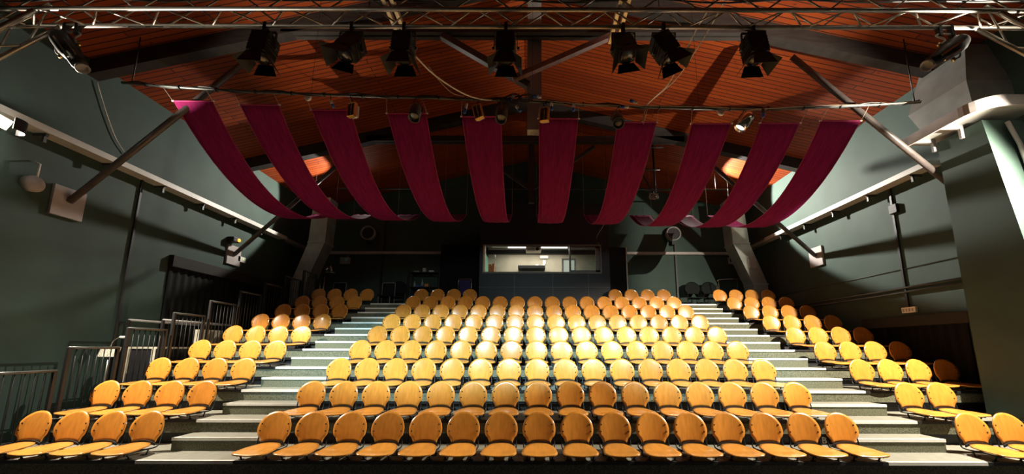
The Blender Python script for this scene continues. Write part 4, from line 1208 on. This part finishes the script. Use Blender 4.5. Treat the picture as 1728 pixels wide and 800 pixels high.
# pipe down the front of the buttress
p = atY(1716, 300, 5.3)
t = thing('drop_pipe', 'grey pipe running down the lit face of the buttress', 'pipe', (7.95, 5.2, 3.0))
MB().tube([(7.70, 5.62, 5.40), (7.80, 5.60, 5.0), (7.82, 5.54, 4.2), (7.82, 5.47, 3.4)], 0.03, 8).build('pipe', 'plate', t, origin=t.location)
# left wall fittings
p, q = atX(240, 312, XL), atX(192, 556, XL)
yy = (p.y+q.y)/2
tag(MB().box(XL, yy-0.02, 1.0, XL+0.035, yy+0.02, LZ).build('wall_conduit', 'black_cable', origin=(XL, yy, 1.0)), 'thin vertical conduit on the left wall below the ledge', 'conduit')
c = atX(60, 312, XL+0.12)
t = thing('bulkhead_lamp', 'round unlit bulkhead lamp on the left wall near the glare', 'lamp', tuple(c))
MB().lathe([(0.13, -0.12), (0.14, -0.02), (0.13, 0.0), (0.09, 0.05), (0, 0.07)], 18, Matrix.Translation(c) @ Matrix.Rotation(PI/2, 4, 'Y')).build('body', 'plate', t, origin=c)
MB().tube([c+Vector((0, 0, 0.12)), c+Vector((0, 0, 0.35)), c+Vector((-0.1, 0, 0.40))], 0.014, 6).build('cable', 'white_plastic', t, origin=c)
c = atX(407, 439, XL+0.03)
t = thing('wall_sign', 'small white emergency sign on the left wall above the pelmet', 'sign', tuple(c))
MB().box(XL, c.y-0.14, c.z-0.08, XL+0.05, c.y+0.14, c.z+0.08).build('case', 'white_plastic', t, origin=c, bevel=0.006)
MB().box(XL+0.05, c.y+0.04, c.z, XL+0.056, c.y+0.07, c.z+0.03).build('led', 'green_led', t, origin=c)
c = atX(400, 406, XL+0.2)
t = thing('wall_speaker', 'small black wall unit with an amber light on the left wall', 'wall unit', tuple(c))
MB().box(c.x-0.2, c.y-0.12, c.z-0.07, c.x, c.y+0.12, c.z+0.07).build('body', 'black', t, origin=c, bevel=0.02)
MB().lathe([(0.05, 0), (0.05, 0.02), (0.02, 0.03)], 12, Matrix.Translation((c.x, c.y+0.06, c.z)) @ Matrix.Rotation(PI/2, 4, 'Y')).build('amber_lamp', 'yellow', t, origin=c)
# loose white cable down the left wall
pts = [atX(163, 140, XL+0.03), atX(178, 190, XL+0.03), atX(195, 235, XL+0.03), atX(212, 262, XL+0.03)]
cable(pts, 0.008, 'white_cable', 'wall_cable', 'loose white cable down the upper left wall')

# things behind the left balustrades
def box_at(px0, py0, px1, py1, X, dep, m): pass
tx, ty = atX(185, 596, -7.85).x, atX(185, 596, -7.85).y
t = thing('control_stand', 'music stand with speckled papers and gooseneck lamp behind the railing', 'stand', (tx, ty, 0))
og = t.location
zc_ = atX(185, 596, -7.85).z
MB().tube([(tx, ty, 0.02), (tx, ty, zc_)], 0.014, 8).build('pole', 'chrome', t, origin=og)
MB().lathe([(0.2, 0), (0.2, 0.02), (0.02, 0.04)], 16, Matrix.Translation((tx, ty, 0))).build('base', 'black', t, origin=og)
MB().box(tx-0.17, ty-0.02, zc_-0.09, tx+0.17, ty+0.02, zc_+0.10, rot=Matrix.Rotation(-0.25, 3, 'X')).build('paper_board', 'speckle', t, origin=og)
g = catmull([Vector(p) for p in ((tx+0.0, ty, zc_+0.10), (tx+0.03, ty, zc_+0.2), (tx+0.12, ty, zc_+0.27), (tx+0.2, ty, zc_+0.28))], 6)
MB().tube(g, 0.008, 6).build('gooseneck', 'chrome', t, origin=og)
MB().lathe([(0.03, 0.02), (0.045, 0.0), (0.04, -0.02), (0.0, -0.03)], 12, Matrix.Translation(g[-1]) @ Matrix.Scale(1.3, 4, (1, 0, 0))).build('lamp_head', 'white_plastic', t, origin=og)
t = thing('equipment_frame', 'black equipment rack with pale side boards behind the third railing', 'rack', (-7.85, 7.9, 0))
og = t.location
y0, y1 = 7.75, 9.6
for y in (y0, (y0+y1)/2, y1):
    for x in (-8.2, -7.5):
        MB().box(x-0.02, y-0.02, 0, x+0.02, y+0.02, 2.32).build('post', 'black', t, origin=og)
for x in (-8.2, -7.5): MB().tube([(x, y0, 2.32), (x, y1, 2.32)], 0.025, 8).build('top_tube', 'steel_grey', t, origin=og)
MB().box(-8.2, y0, 1.74, -7.5, y1, 1.78).build('shelf', 'cream', t, origin=og)
MB().box(-8.18, y0+0.02, 0.02, -7.52, y1, 1.74).build('case', 'under', t, origin=og)
for x in (-8.16, -7.62): MB().box(x, y0-0.02, 0.9, x+0.08, y0+0.03, 1.74).build('pale_strip', 'cream', t, origin=og)
tag(MB().box(-7.7, 8.75, 1.78, -7.55, 9.35, 2.18).build('pale_board', 'cream', origin=(-7.6, 9.0, 1.78)), 'pale board standing on the rack behind the railing', 'board')

# rear batten and hanging lighting ladder half hidden by the drapes
zb2 = atY(900, 319, 11.45).z
t = thing('rear_batten', 'thin dark pipe hung across the hall behind the drapes', 'batten', (0, 11.45, zb2))
MB().tube([(-6.2, 11.45, zb2), (6.3, 11.45, zb2)], 0.024, 8).build('pipe', 'black', t, origin=t.location)
for x in (-5.6, -2.4, 2.4, 5.9):
    MB().tube([(x, 11.45, zb2), (x, 11.45, roof_z(x)-0.01)], 0.005, 5).build('hanger_wire', 'black', t, origin=t.location)
hx = atY(1104, 300, 11.0).x
zt1, zt2 = roof_z(hx), atY(1104, 337, 11.0).z
t = thing('hanging_ladder', 'dark hanging pole with cross arms seen between the seventh and eighth drapes', 'lighting pole', (hx, 11.0, zt2))
MB().tube([(hx, 11.0, zt2), (hx, 11.0, zt1-0.01)], 0.03, 8).build('pole', 'black', t, origin=t.location)
for py, a, b in ((239, -0.12, 0.28), (250, -0.2, 0.30), (287, -0.45, 0.16), (322, -0.3, 0.5)):
    z = atY(1104, py, 11.0).z
    MB().tube([(hx+a, 10.95, z), (hx+b, 10.95, z)], 0.022, 8).build('cross_arm', 'grey_body', t, origin=t.location)
MB().tube([(hx-0.45, 10.97, atY(1104, 287, 11).z), (hx+0.03, 10.97, zt2+0.02)], 0.02, 6).build('stay', 'black', t, origin=t.location)
s = MB()
for i in range(5):
    q = [Vector((hx+0.14*math.cos(k*0.7+i)-0.08, 10.93-0.01*i, zt2+0.08+0.09*math.sin(k*0.7+i*2))) for k in range(9)]
    s.tube(q, 0.008, 5, closed=True)
s.build('cable_knot', 'cord', t, origin=t.location)
